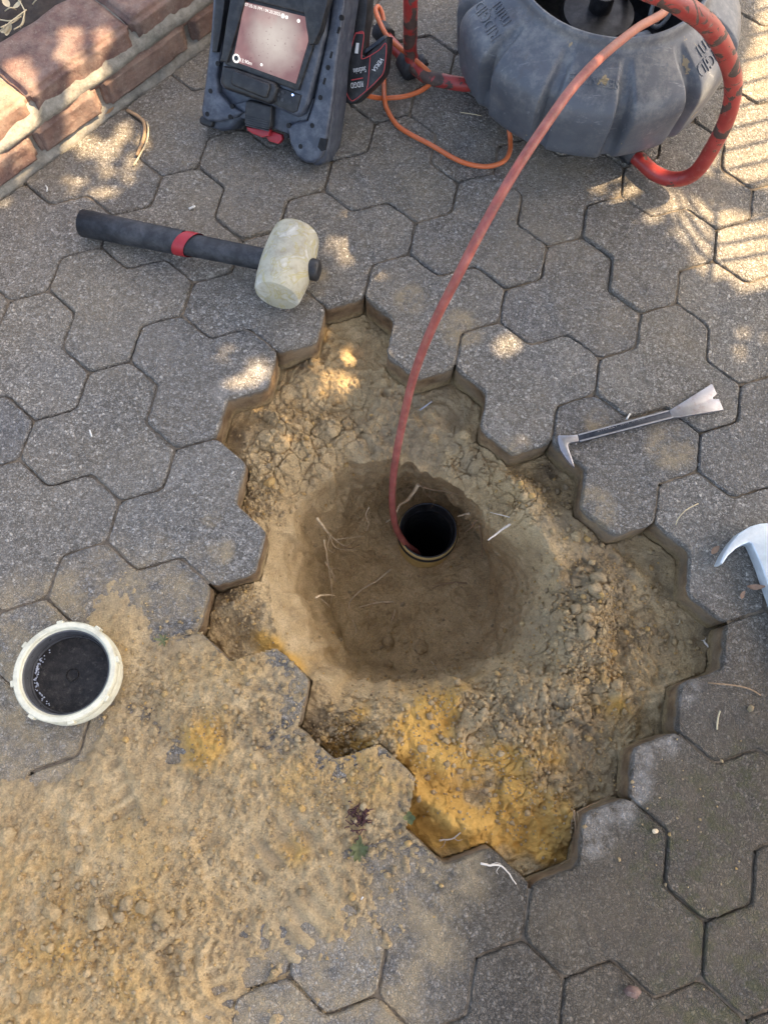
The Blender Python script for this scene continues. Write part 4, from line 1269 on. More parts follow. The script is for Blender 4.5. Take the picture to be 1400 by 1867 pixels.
# ------------------------------------------------------------------ screw cap of the inspection opening, lying upside down
cc = G(126, 1229, 0.02)
cz = spill_at(cc[0], cc[1]) * 0.4 + 0.002
cap = empty('pipe_cap', (cc[0], cc[1], cz))
tag(cap, 'cream screw cap with wet black inside, lying on the sandy pavers', 'pipe cap')
tl = Matrix.Rotation(math.radians(-3.0), 3, 'X') @ Matrix.Rotation(math.radians(2.5), 3, 'Y') @ Matrix.Scale(.955, 3)
loc = (cc[0], cc[1], cz)
def capmod(r, z, a, j): return r
lathe_obj('ring', [(.050, .001), (.0655, .001), (.0672, .003), (.0672, .022), (.0658, .024), (.0672, .027), (.0672, .036), (.0655, .0385), (.0600, .0390), (.0585, .0375), (.0580, .034), (.0565, .0325), (.0560, .012)], loc, M['cream'], cap, 96, tilt=tl)
lathe_obj('seal', [(.0562, .033), (.0548, .0320), (.0540, .020), (.0545, .0155), (.0530, .012), (.0518, .0135), (.0508, .010)], loc, M['lidwall'], cap, 96, tilt=tl)
lathe_obj('disc', [(.0510, .0102), (.0500, .0080), (.0330, .0074), (.0325, .0074), (.0090, .0074), (.0085, .0086), (.0075, .0088), (.0070, .0074), (.0, .0072)], loc, M['lid'], cap, 96, tilt=tl)
for k in range(8):
    a = 2 * math.pi * k / 8 + .25
    bm = bmesh.new()
    prism(bm, rrect(-.0025, -.0042, .0025, .0042, .0012, 3), .024, .0375, bev=.0008, seg=1)
    bmesh.ops.transform(bm, matrix=Matrix.Translation(Vector(loc)) @ tl.to_4x4() @ Matrix.Rotation(a, 4, 'Z') @ Matrix.Translation((.0678, 0, 0)), verts=bm.verts)
    bm_obj('lug', bm, M['cream'], cap, True, 40)
# wet sludge beads along the left inside
bd = bmesh.new()
for k in range(70):
    a = random.gauss(math.radians(185), .42); r = random.uniform(.0445, .0500)
    s = random.uniform(.0006, .0016)
    p = Vector(loc) + tl @ Vector((r * math.cos(a), r * math.sin(a), .0088))
    bmesh.ops.create_icosphere(bd, subdivisions=1, radius=s, matrix=Matrix.Translation(p))
t = NT('foam_bead'); t.b.inputs['Roughness'].default_value = 0.08; t.b.inputs['Base Color'].default_value = (0.35, 0.38, 0.44, 1)
o = bm_obj('foam', bd, t.m, cap, True); o['kind'] = 'stuff'

# ------------------------------------------------------------------ rubber mallet
hc = G(524, 482, 0.040)
h_end = G(152, 406, 0.022)
mal = empty('rubber_mallet', (hc[0], hc[1], 0))
tag(mal, 'white rubber headed mallet with black and red handle on the pavers', 'mallet')
hd = (np.array([hc[0], hc[1], .040]) - np.array([h_end[0], h_end[1], .021])); hl = np.linalg.norm(hd); hd /= hl
hp = np.array([h_end[0], h_end[1], .021])
ax = np.array([G(540, 420, .043) - G(504, 540, .043)])[0]; ax[2] = 0; ax /= np.linalg.norm(ax)
ax = ax - hd * (ax @ hd) * .5; ax /= np.linalg.norm(ax)
def axial(prof, axis, origin, seg=40, flat=1.0):
    axis = np.asarray(axis) / np.linalg.norm(axis)
    a = np.array([0, 0, 1.0]); u = np.cross(a, axis); u /= np.linalg.norm(u); w = np.cross(axis, u)
    V, F = lathe_vf(prof, seg)
    return np.asarray(origin) + V[:, :1] * u + V[:, 1:2] * w * flat + V[:, 2:] * axis, F
V, F = axial([(0, -.0590), (.028, -.0590), (.0330, -.0575), (.0355, -.0535), (.0385, -.033), (.0400, -.01), (.0400, .012), (.0385, .035), (.0355, .0535), (.0330, .0575), (.028, .0590), (0, .0590)], ax, [hc[0], hc[1], .0405], 48)
o = mesh_np('head', V, F, M['mallet'], mal); o.data.set_sharp_from_angle(angle=math.radians(40))
def hseg(name, a, b, r0, r1, mat, cap0=False, seg=28, extra=None):
    prof = [(0, a)] if cap0 else []
    prof += [(r0, a), (r0 * .5 + r1 * .5, (a + b) / 2), (r1, b)]
    if cap0: prof[1:1] = [(r0 * .86, a), (r0 * .97, a + .002)]
    V, F = axial(prof, hd, hp, seg, 1.0)
    return mesh_np(name, V, F, mat, mal)
L0 = hl - .036
hseg('grip', 0.0, L0 * .56, .0210, .0192, M['rubber'], True)
hseg('grip', L0 * .655, hl, .0172, .0165, M['rubber'])
# slanted red band between the two black sleeves
V, F = axial([(.0198, L0 * .555), (.0198, L0 * .59), (.0194, L0 * .618)], hd, hp, 28)
t_ = (V - hp) @ hd
u_ = np.cross([0, 0, 1.0], hd); u_ /= np.linalg.norm(u_)
V = V + np.outer(((V - hp) @ u_) * 0.55, hd)
mesh_np('red_band', V, F, M['redplastic'], mal)
V, F = axial([(.0172, L0 * .58), (.0172, L0 * .70)], hd, hp, 28)
mesh_np('handle_core', V, F, M['rubber'], mal)
V, F = axial([(.0165, hl), (.0165, hl + .043), (.0155, hl + .050), (.010, hl + .052), (0, hl + .052)], hd, hp, 28)
mesh_np('handle_tip', V, F, M['black'], mal)
V, F = axial([(0, -.0008), (.0150, -.0008), (.0162, .0002)], hd, hp, 28)
mesh_np('end_disc', V, F, M['redplastic'], mal)

# ------------------------------------------------------------------ small pry bar
def gp(lst, z):
    return [G(u, v, z)[:2] for u, v in lst]
bar = empty('pry_bar', tuple(G(1130, 775, 0)))
tag(bar, 'small dark pry bar with steel blade and claw on the hole edge', 'pry bar')
bm = bmesh.new(); prism(bm, gp([(1052, 792), (1218, 748), (1227, 760.6), (1056, 804.5)], .010), .002, .0090, bev=.0012)
shaft = bm_obj('shaft', bm, M['barshaft'], bar, True, 40)
for q in ([(1054, 791.0), (1218, 747.2), (1219.2, 749.6), (1055, 793.4)], [(1056.5, 802.4), (1226.2, 758.8), (1227.3, 761.4), (1057.5, 805)]):
    bm = bmesh.new(); prism(bm, gp(q, .010), .0085, .0102, bev=.0004, seg=1)
    bm_obj('edge_rib', bm, M['steel'], bar, True, 40)
bm = bmesh.new(); prism(bm, gp([(1219, 748), (1228, 742.5), (1298, 698.5), (1307.5, 718), (1299.5, 724), (1300.5, 726.6), (1310.6, 726), (1319.5, 746.5), (1240, 760), (1225, 760.5)], .008), .0022, .0072, bev=.0014)
bm_obj('blade', bm, M['steel'], bar, True, 40)
bm = bmesh.new(); prism(bm, gp([(1053, 791.5), (1036, 793), (1020, 792.5), (1016.4, 794), (1016.5, 805), (1021, 820), (1032, 837), (1040, 846), (1047.6, 852.5), (1045.5, 842), (1041, 829), (1037, 818), (1035.8, 811), (1038.6, 807), (1056, 804)], .010), .0022, .0100, bev=.0022)
bm_obj('claw', bm, M['steel'], bar, True, 40)
text_part('STANLEY', G(1089, 787.6, .0092), G(1126, 777.5, .0092), (0, 0, 1), M['steel'], bar, lift=0, tall=.9)
text_part('55-115   10"/ 25 cm', G(1131, 776, .0092), G(1175, 764.2, .0092), (0, 0, 1), M['steel'], bar, lift=0, tall=1.2)

# ------------------------------------------------------------------ bright claw tool at the right edge
ct = empty('claw_hammer', tuple(G(1440, 1040, 0)))
tag(ct, 'bright steel claw tool lying at the right edge of the paving', 'claw tool')
outl = [(1311.5, 1026.7), (1320, 1008), (1333, 988.4), (1348, 970.7), (1368, 959), (1386, 954), (1402, 953), (1440, 955), (1480, 960), (1526, 966), (1530, 1022), (1484, 1018), (1462, 1022), (1458, 1034), (1474, 1080), (1494, 1140), (1432, 1156), (1399, 1065), (1388.4, 1033), (1378, 1008.4), (1370, 990.5), (1365, 988.5), (1353, 993), (1341, 1000), (1327, 1013), (1317.5, 1027.5)]
bm = bmesh.new(); prism(bm, gp(outl, .024), .003, .024, bev=.0026, seg=3)
bm_obj('head', bm, M['brightsteel'], ct, True, 45)
bm = bmesh.new(); prism(bm, gp([(1428, 1140), (1500, 1122), (1590, 1390), (1520, 1415)], .02), .001, .026, bev=.007, seg=3)
bm_obj('handle', bm, M['rubber'], ct, True, 45)

# ------------------------------------------------------------------ inspection monitor
MP0 = G(372, 228, .02); MP1 = G(572, 298, .02)
MX = (MP1 - MP0) / np.linalg.norm(MP1 - MP0)
MB_ = np.array([-MX[1], MX[0], 0])
AL = math.radians(50)
MU = math.cos(AL) * MB_ + math.sin(AL) * np.array([0, 0, 1.0])
MN = np.cross(MX, MU)
MM = Matrix(((MX[0], MU[0], MN[0], MP0[0]), (MX[1], MU[1], MN[1], MP0[1]), (MX[2], MU[2], MN[2], MP0[2]), (0, 0, 0, 1)))
def ML(u, v, d):
    dd = RCV.T @ np.array([(u - PCX) / FPX, (v - PCY) / FPX, 1.0])
    s = ((MP0 + d * MN - CAM) @ MN) / (dd @ MN)
    p = CAM + s * dd - MP0
    return (p @ MX, p @ MU)
def MW(x, y, d):
    return MP0 + x * MX + y * MU + d * MN
mon = empty('inspection_monitor', tuple(MP0 + 0.1 * MX))
tag(mon, 'rugged navy inspection monitor with lit pinkish screen leaning by the wall', 'monitor')
def mpart(name, poly, d0, d1, mat, bev=.003, seg=2, parent=None):
    bm = bmesh.new()
    prism(bm, poly, d0, d1, MM, bev, seg)
    return bm_obj(name, bm, mat, parent or mon, True, 35)
def mpx(lst, d):
    return [ML(u, v, d) for u, v in lst]
# back shell with two feet
shell = mpx([(392, -40), (385, 60), (376, 140), (368, 205), (369, 222), (380, 233), (402, 240), (418, 236), (430, 222), (447, 214), (485, 222), (515, 240), (535, 248), (537, 270), (543, 283), (557, 297), (575, 303), (590, 296), (599, 262), (608, 195), (613, 120), (626, 30), (636, -40)], .0)
mpart('shell', shell, -.065, -.004, M['navy'], .006, 3)
rail_r = mpx([(562, 219), (540, 222), (525, 232), (530, 262), (542, 284), (558, 296), (573, 298), (586, 288), (596, 255), (608, 180), (615, 110), (634, -30), (614, -30), (602, 45), (588, 112), (574, 180)], .008)
mpart('side_rail', rail_r, -.005, .012, M['navy'], .005, 3)
rail_l = mpx([(386, 60), (377, 140), (369, 200), (371, 215), (385, 222), (402, 222), (432, 214), (445, 205), (420, 190), (400, 168), (398, 140), (404, 100), (408, 60), (414, -30), (392, -30)], .008)
mpart('side_rail', rail_l, -.005, .012, M['navy'], .005, 3)
mpart('lower_shell', mpx([(430, 190), (440, 215), (462, 222), (505, 236), (535, 248), (545, 225), (560, 222), (575, 180), (500, 170)], .0), -.012, .004, M['navy'], .003)
for uv in [(375, 222), (557, 290)]:
    x, y = ML(*uv, .006)
    mpart('foot', rrect(x - .012, y - .007, x + .012, y + .007, .005), -.045, .006, M['black'], .004, 3)
# screen housing
hous = mpx([(404, 115), (412, 60), (432, -40), (600, -20), (592, 60), (578, 120), (560, 190), (552, 208), (540, 214), (500, 196), (405, 162), (398, 150)], .022)
mpart('screen_housing', hous, -.003, .020, M['navy'], .006, 3)
sc = [(446.5, 3), (559, 31), (562, 75), (539, 152.5), (425, 111)]
SCR = mpx(sc, .030)
bz_in = SCR
cx_ = sum(p[0] for p in SCR) / 5; cy_ = sum(p[1] for p in SCR) / 5
MON_C = MW(cx_ - .006, cy_ + .002, .03)
MON_C = tuple(MON_C)
mpart('bezel', mpx([(436, -25), (570, -10), (575, 40), (572, 88), (546, 165), (536, 163), (412, 117), (420, 60)], .024), .019, .0288, M['black'], .003)
scr = mpart('screen', SCR, .0288, .0300, mat_screen(), 0)
SN = MN
def stext(s, a, b, **k):
    return text_part(s, MW(*ML(*a, .0302), .0302), MW(*ML(*b, .0302), .0302), MN, M_EW, scr, lift=.0003, **k)
M_EW = mat_emit('white_screen_print', (0.9, 0.9, 0.92), 0.34)
stext('07:35:35 PM / 04.20.2025', (447, 10.5), (511, 29))
stext('13.90m', (438.5, 112.5), (459, 119))
def sdot(u, v, r, name='icon', mat=None, n=14):
    x, y = ML(u, v, .0302)
    bm = bmesh.new()
    prism(bm, [(x + r * math.cos(2 * math.pi * k / n), y + r * math.sin(2 * math.pi * k / n)) for k in range(n)], .0301, .0304, MM)
    return bm_obj(name, bm, mat or M_EW, scr)
sdot(516, 29, .0030); sdot(523, 31.5, .0022); sdot(544.5, 38, .0024)
sdot(431, 106.5, .0062); sdot(431, 106.5, .0038, mat=M['black'], n=10).location.z += 0.0004
sdot(477, 118, .0020)
# sun visor wings
mpart('visor_wing', mpx([(552, -30), (600, -30), (598, 0), (584, 55), (572, 80), (564, 82), (558, 50), (553, 10)], .040), .020, .040, M['black'], .002)
mpart('visor_wing', mpx([(404, 98), (400, 112), (414, 114), (430, 60), (447, 0), (452, -30), (424, -30), (412, 40)], .034), .018, .034, M['black'], .003)
mpart('visor_wing', mpx([(446, -4), (556, 24), (558, 10), (560, -30), (440, -30)], .036), .024, .036, M['black'], .002)
mpart('visor_wing', mpx([(386, 95), (389, 40), (394, -30), (414, -30), (404, 50), (396, 95)], .02), .0, .020, M['black'], .003)
# control box and keys
cb = mpart('control_box', mpx([(405, 120), (424, 124), (500, 150), (505, 160), (497, 186), (488, 190), (408, 162), (400, 150)], .036), .012, .034, M['black'], .005, 3)
mpart('push_bar', mpx([(424, 133), (428, 129), (490, 152), (492, 158), (486, 178), (480, 179), (424, 156), (420, 150)], .040), .033, .040, M['black'], .003, 3, cb)
kp = mpart('key_panel', mpx([(505, 158), (548, 174), (540, 203), (532, 206), (497, 190)], .026), .018, .0235, M['black'], .002)
for uv in [(508, 172), (516, 168), (507, 181), (515, 182), (534, 164), (530, 185)]:
    x, y = ML(*uv, .024)
    mpart('key', rrect(x - .0026, y - .0024, x + .0026, y + .0024, .001, 2), .0234, .0246, M['rubber'], 0, 1, kp)
x, y = ML(533, 173, .025)
bm = bmesh.new(); bmesh.ops.create_uvsphere(bm, u_segments=10, v_segments=6, radius=.0016, matrix=MM @ Matrix.Translation((x, y, .0238)))
bm_obj('indicator_light', bm, mat_emit('blue_led', (0.25, 0.45, 1.0), 1.5), kp, True)
# latch
la = mpart('latch', mpx([(452, 182), (495, 193), (493, 232), (486, 239), (450, 231), (444, 224), (447, 186)], .022), .002, .021, M['black'], .004, 3)
for k in range(5):
    v = 212 + k * 4.2
    mpart('grip_rib', mpx([(447.5, v - 2), (491, v + 9.5), (490.5, v + 11.3), (447, v - .2)], .022), .0205, .0222, M['rubber'], 0, 1, la)
mpart('release_tab', mpx([(449, 231), (487, 238), (492, 234), (490, 248), (478, 251), (460, 244), (451, 238)], .014), .003, .014, M['redplastic'], .002)
mpart('release_tab', mpx([(482, 247), (492, 238), (513, 246), (514, 254), (507, 263), (490, 258)], .004), -.008, .003, M['redplastic'], .002)
# dark discs and bars stand in for shade inside the rails' holes and slots
for (u, v) in [(622, 32), (598, 123), (584, 178), (569, 229), (526, 229), (521, 248), (548, 267), (397, 116), (384, 166), (378, 208), (423, 194), (420, 213)]:
    x, y = ML(u, v, .0125); r = .0037
    bm = bmesh.new()
    prism(bm, [(x + r * math.cos(2 * math.pi * k / 12), y + r * math.sin(2 * math.pi * k / 12)) for k in range(12)], .008, .0124, MM)
    bm_obj('bolt_hole', bm, M['hole'], mon)
for (u, v) in [(617, 55), (604, 100), (591.5, 148)]:
    a = np.array(ML(u + 1.6, v - 6, .0125)); b = np.array(ML(u - 1.6, v + 6, .0125)); d = (b - a) / np.linalg.norm(b - a); n_ = np.array([-d[1], d[0]]) * .0018
    bm = bmesh.new(); prism(bm, [a + n_, b + n_, b - n_, a - n_], .008, .0124, MM)
    bm_obj('slot', bm, M['hole'], mon)
mpart('drain_slot', mpx([(584, 251), (597, 254), (593, 274), (586, 276), (579, 268)], .0125), .008, .0124, M['hole'], 0)
# side handle carrying the maker's label
HD = -.075
hpoly = mpx([(613, 175), (616, 120), (633, 50), (642, -20), (671, -20), (669, 25), (664, 60), (661, 100), (665, 103), (700, 70), (706, 66), (705, 90), (700, 132), (688, 150), (650, 186), (640, 190), (622, 186)], HD)
sh = mpart('side_handle', hpoly, HD - .035, HD, M['black'], .004, 2)
mpart('handle_bar', mpx([(662, 92), (700, 64), (704, 72), (664, 100)], HD - .012), HD - .034, HD - .010, M['navy'], .003, 2, sh)
def hline(pts, w=.0011):
    pw = [MW(*ML(u, v, HD + .0006), HD + .0006) for u, v in pts]
    return tubes_obj('red_outline', [(spline(pw, 5), w * .6)], M['redprint'], sh, 5)
hline([(649, 60), (645, 70), (635, 110), (630, 148), (632, 170), (640, 183), (648, 181), (668, 165), (688, 146), (700, 128), (704, 80), (690, 92), (663, 107), (659, 100), (663, 60), (649, 60)])
hline([(675, 101), (674, 115), (671, 150), (668, 164)])
def htext(s, a, b, tall=1.0, mat='white'):
    return text_part(s, MW(*ML(*a, HD), HD), MW(*ML(*b, HD), HD), MN, M[mat], sh, lift=.0008, tall=tall)
htext('RIDGID', (661.5, 148), (639, 151.5), 1.7)
htext('SeeSnake', (666.5, 121), (644, 125.5), 2.0)
htext('VERSA', (695, 104), (678, 127), 1.1)
bm = bmesh.new(); prism(bm, mpx([(641, 145.2), (661.5, 141.2), (662, 143.0), (641, 147)], HD), HD + .0004, HD + .0012, MM); bm_obj('red_bar', bm, M['redprint'], sh)
bm = bmesh.new(); prism(bm, mpx([(650, 78), (655, 78.5), (653, 98), (647, 97)], HD), HD + .0004, HD + .0012, MM); bm_obj('white_tag', bm, M['white'], sh)
bm = bmesh.new(); prism(bm, mpx([(648.5, 59), (663, 58.5), (663.2, 61.5), (648, 62)], HD), HD + .0004, HD + .0014, MM); bm_obj('red_bar', bm, M['redprint'], sh)
# prop legs behind so the set stands by itself
for x in (.03, .18):
    a = MW(x, .17, -.06); b = a + MB_ * .05; b[2] = .006
    tubes_obj('prop_leg', [(np.array([a, (a + b) / 2, b]), .008)], M['black'], mon, 8)

# ------------------------------------------------------------------ cable reel in its red frame
RC = np.array([0.338, 0.792])
reel = empty('cable_reel', (RC[0], RC[1], 0))
tag(reel, 'grey lobed plastic cable reel in a chipped red tubular frame', 'cable reel')
NL = 12
PH = math.radians(-86)
def lobe(r, z, a, j):
    d0 = ((a - PH) / (2 * math.pi) * NL) % 1.0
    d1 = min(d0, 1 - d0) * 2 * math.pi / NL               # angle from the nearest groove
    d = d1 * 0.215
    x = min(1.0, max(0.0, (d - .0050) / .0105)); x = x * x * (3 - 2 * x)
    g = 1 - x
    wr = min(1.0, max(0.0, (r - 0.158) / 0.040))
    flat = math.cos(math.pi / NL * .55) / math.cos((math.pi / NL - d1) * .55)   # flat faced lobes
    low = 1.0 if z > .085 else max(.35, (z - .035) / .05)
    return r * (1 + wr * (flat - 1)) - wr * .0215 * g * low
prof = [(.12, .046), (.165, .044), (.196, .046), (.2085, .050), (.2155, .058), (.2190, .072), (.2220, .098), (.2245, .122), (.2245, .133), (.2215, .145), (.2140, .156), (.2020, .165), (.188, .1725), (.174, .180), (.163, .1865), (.1560, .191), (.1520, .197), (.1500, .205), (.1475, .2085), (.1440, .2085), (.1415, .206)]
# resample for smoothness
pp = spline([(r, z, 0) for r, z in prof], 3)[:, :2]
drum = lathe_obj('drum', [tuple(p) for p in pp], (RC[0], RC[1], 0), M['reel'], reel, 420, lobe, angle=60)
from mathutils.bvhtree import BVHTree
drum_bvh = BVHTree.FromPolygons([v.co[:] for v in drum.data.vertices], [p.vertices[:] for p in drum.data.polygons])
lathe_obj('inner_wall', [(.1418, .2055), (.1395, .202), (.1370, .17), (.1370, .058), (.0, .058)], (RC[0], RC[1], 0), M['black'], reel, 72)
lathe_obj('hub', [(.050, .059), (.060, .125), (.056, .135), (.030, .140), (.018, .140), (.018, .165), (.0, .167)], (RC[0], RC[1], 0), M['black'], reel, 40)
# ribs and guide inside the opening
for a in (-1.95, -1.15):
    p = np.array([RC[0] + .118 * math.cos(a), RC[1] + .118 * math.sin(a)])
    bm = bmesh.new(); prism(bm, rrect(-.016, -.014, .016, .014, .006), .059, .178, Matrix.Translation((p[0], p[1], 0)) @ Matrix.Rotation(a, 4, 'Z'), .004, 2)
    bm_obj('inner_post', bm, M['reel'], reel, True, 40)
gpos = G(1205, 22, .205)
ga = np.array([math.cos(a) for a in np.linspace(0, 2 * math.pi, 25)]); gb_ = np.array([math.sin(a) for a in np.linspace(0, 2 * math.pi, 25)])
tubes_obj('cable_guide', [(np.c_[gpos[0] + .014 * ga, gpos[1] + .004 + .006 * gb_, gpos[2] + .022 * gb_], .0032)], M['reel'], reel, 8)
bm = bmesh.new(); bmesh.ops.create_uvsphere(bm, u_segments=14, v_segments=8, radius=.006, matrix=Matrix.Translation(G(1194, 38, .185)))
bm_obj('bolt', bm, M['steel'], reel, True)
# raised lettering on the shoulders
def shoulder(a, r):
    """point on the drum's sloping top at angle a, radius r"""
    rr, zz_ = pp[:, 0], pp[:, 1]
    i0 = int(np.argmax(rr))
    z = np.interp(-r, -rr[i0:], zz_[i0:])
    return np.array([RC[0] + r * math.cos(a), RC[1] + r * math.sin(a), z])
def emboss(s, a0, a1, r, tall=1.0, cap_=None):
    n_ = len(s)
    am = (a0 + a1) / 2
    nrm = np.array([math.cos(am) * .48, math.sin(am) * .48, .88]); nrm /= np.linalg.norm(nrm)
    p0 = shoulder(a0, r); p1 = shoulder(a1, r)
    X_ = p1 - p0; X_ /= np.linalg.norm(X_)
    nrm = nrm - X_ * (nrm @ X_); nrm /= np.linalg.norm(nrm)
    o = text_part(s, p0, p1, nrm, M['reel'], reel, 'raised_lettering', depth=0.0, lift=.03, tall=tall)
    bm = bmesh.new(); bm.from_mesh(o.data)
    bmesh.ops.subdivide_edges(bm, edges=[e for e in bm.edges if e.calc_length() > .003], cuts=2)
    for v in bm.verts:
        hit = drum_bvh.ray_cast(v.co, Vector(-nrm))
        if hit[0] is not None: v.co = hit[0] + Vector(nrm) * .0002
    rg = bmesh.ops.extrude_face_region(bm, geom=bm.faces[:])
    for v in [q for q in rg['geom'] if isinstance(q, bmesh.types.BMVert)]:
        v.co += Vector(nrm) * .0014
    bmesh.ops.recalc_face_normals(bm, faces=bm.faces[:])
    bm.to_mesh(o.data); bm.free()
d2r = math.radians
emboss('SEESNAKE', d2r(-89), d2r(-112), .186, 1.1)
emboss('RIDGID', d2r(-150), d2r(-172), .192, 1.1)
emboss('mini', d2r(-152), d2r(-166), .172, 1.1)
emboss('RIDGID', d2r(-30), d2r(-52), .194, 1.2)
emboss('mini', d2r(-31), d2r(-47), .174, 1.2)
# red tube frame
fr = 0.0119
tb = [(1100, 240, .020), (1135, 266, .017), (1165, 291, .016), (1195, 317, .016), (1233, 327, .024), (1268, 313, .050), (1300, 266, .105), (1326, 212, .165), (1336, 155, .220), (1322, 98, .275), (1288, 44, .325), (1226, 0, .365)]
path = [G(*p) for p in tb]
last = path[-1]
path += [last + np.array([-.05, -.0, .022]), np.array([RC[0] - .06, last[1] + .06, .392]), np.array([RC[0] - .06, RC[1] + .02, .395])]
path += [np.array([RC[0] - .04, RC[1] + .20, .36]), np.array([RC[0] - .03, RC[1] + .26, .27]), np.array([RC[0] - .03, RC[1] + .265, .10]), np.array([RC[0] - .02, RC[1] + .20, .024])]
tubes_obj('frame_tube', [(spline(path, 10), fr)], M['red'], reel, 16)
lf = [G(747, -60, .20), G(748, 0, .155), G(748, 50, .10), G(748, 92, .05), G(754, 118, .026), G(775, 138, .020), G(800, 146, .018), G(850, 154, .017), G(900, 150, .017), np.array([RC[0] - .03, RC[1] - .06, .017])]
tubes_obj('frame_tube', [(spline(lf, 10), fr * .96)], M['red'], reel, 16)
lf2 = [G(742, 110, .022), G(728, 95, .020), G(712, 78, .019), G(700, 64, .018), G(694, 56, .018)]
tubes_obj('frame_tube', [(spline(lf2, 6), fr * .9)], M['red'], reel, 14)
top = [np.array(lf[0]), np.array([lf[0][0] + .0, lf[0][1] + .05, .30]), np.array([lf[0][0] + .06, RC[1] + .02, .37]), np.array([RC[0] - .06, RC[1] + .02, .385])]
tubes_obj('frame_tube', [(spline(top, 10), fr * .96)], M['red'], reel, 14)
def sleeve(a, b, r=.0165):
    tubes_obj('rubber_foot', [(np.array([a, (np.asarray(a) + b) / 2, b]), r)], M['rubber'], reel, 16)
sleeve(G(1138, 268, .017), G(1158, 285, .017), .0168)
sleeve(G(738, 108, .018), G(752, 130, .017), .0185)
sleeve(G(692, 54, .018), G(706, 70, .018), .0165)
sleeve(G(764, 105, .030), G(772, 122, .024), .010)

# ------------------------------------------------------------------ push cable from the reel down the pipe
cp = [np.array([RC[0] + .02, RC[1] + .06, .10]), np.array([RC[0] + .055, RC[1] + .0, .165]), G(1213, 16, .222), G(1160, 52, .270), G(1100, 100, .318), G(1050, 152, .335), G(1006, 211, .345), G(940, 310, .335), G(880, 415, .300), G(832, 508, .250), G(790, 592, .185), G(756, 680, .105), G(735, 765, .020), G(719, 850, -.080), G(715, 915, -.160), G(722, 962, -.230), G(740, 992, -.292), G(762, 1012, -.37), np.array([PIPE_C[0] - .01, PIPE_C[1] - .012, -.55]), np.array([PIPE_C[0] + .01, PIPE_C[1], -.8])]
o = tubes_obj('push_cable', [(spline(cp, 12), .0058)], M['cable'], None, 14)
tag(o, 'muddy red push cable arching from the reel into the pipe', 'cable')
# thin orange lead between monitor and reel
oc_ = [(664, 172, .030), (680, 177, .018), (701, 179, .010), (735, 176, .010), (766, 166, .010), (786, 151, .014), (789, 141, .020), (778, 128, .030), (760, 112, .036), (741, 97, .044), (722, 82, .048), (706, 66, .050), (692, 40, .042), (685, 20, .036), (689, 12, .032), (697, 26, .026), (701, 60, .018), (703, 100, .012), (700, 140, .006), (701, 180, .0185), (706, 200, .010), (722, 226, .006), (745, 243, .006), (785, 264, .006), (830, 290, .006), (862, 301, .006), (892, 303, .006), (918, 294, .006), (929, 276, .006), (930, 255, .010), (928, 235, .020), (930, 200, .04)]
o = tubes_obj('orange_lead', [(spline([G(*p) for p in oc_], 8), .0040)], M['orange'], None, 10)
tag(o, 'thin orange lead looped on the pavers between monitor and reel', 'cable')

# ------------------------------------------------------------------ roots
def root(label, pts, r0, mat='root', branches=(), z=None, hang=False):
    tubes = []
    def conv(p):
        if len(p) == 3: return np.array(G(p[0], p[1], p[2] if p[2] > -.1 else -.1 + (p[2] + .1) * .92))
        q = sand_hit(*p) if z is None else G(p[0], p[1], z)
        return np.array(q) + np.array([0, 0, r0 * .9 + .0025])
    P = spline([conv(p) for p in pts], 5)
    P = P + 0.0012 * np.c_[fbm(np.arange(len(P)) * .5, np.zeros(len(P)), seed=hash(label) % 97), fbm(np.arange(len(P)) * .5, np.ones(len(P)), seed=5), np.zeros(len(P))]
    tubes.append((P, np.linspace(r0 * 1.15, r0 * .55, len(P))))
    for b in branches:
        Q = spline([conv(p) for p in b], 4)
        tubes.append((Q, np.linspace(r0 * .45, r0 * .15, len(Q))))
    o = tubes_obj('root', tubes, M[mat], None, 6, .12)
    tag(o, label, 'root')
    return o
root('stout white root sticking out of the ridge right of the pipe', [(942, 937, -.062), (930, 955, -.055), (912, 967, -.052), (890, 985, -.05)], .0022, 'rootwhite', [[(932, 944, -.055), (918, 940, -.05), (905, 937, -.05), (893, 934, -.05)]])
root('long pale root lying on the hole floor below the pipe', [(713, 1038), (690, 1058), (662, 1074), (640, 1095), (636, 1110)], .0017)
root('short pale root lying across the hole floor', [(718, 1098), (690, 1099), (672, 1103), (655, 1108)], .0017, 'root', [[(690, 1099), (678, 1094), (668, 1098)]])
root('fine root arching on the floor right of the pipe', [(850, 1064), (825, 1063), (805, 1066), (788, 1074)], .0012, 'rootbrown')
root('grey root reaching out of the left hole wall', [(578, 945, -.14), (590, 962, -.17), (602, 975, -.21), (615, 990, -.25)], .0022, 'root',
     [[(610, 984, -.24), (640, 980, -.26), (664, 978, -.28)], [(600, 974, -.2), (612, 998, -.24), (640, 1003, -.28), (650, 1000, -.30)], [(602, 975, -.21), (598, 1000, -.23), (612, 1010, -.26)], [(606, 980, -.22), (628, 995, -.25), (640, 990, -.27)]])
root('thin forked root on the left wall of the hole', [(593, 1025, -.22), (605, 1042, -.26), (612, 1060, -.30)], .0014, 'root', [[(602, 1038, -.25), (613, 1036, -.26), (622, 1040, -.28)]])
root('little curled root at the lower left hole wall', [(575, 1090, -.14), (586, 1085, -.16), (600, 1084, -.19), (610, 1086, -.22)], .0015, 'root', [[(586, 1092, -.16), (595, 1100, -.18), (602, 1108, -.2)]])
root('thick brown root curving behind the left of the pipe', [(762, 884, -.16), (752, 900, -.20), (740, 913, -.24), (728, 922, -.27), (718, 940, -.29), (704, 952, -.31)], .0028, 'root')
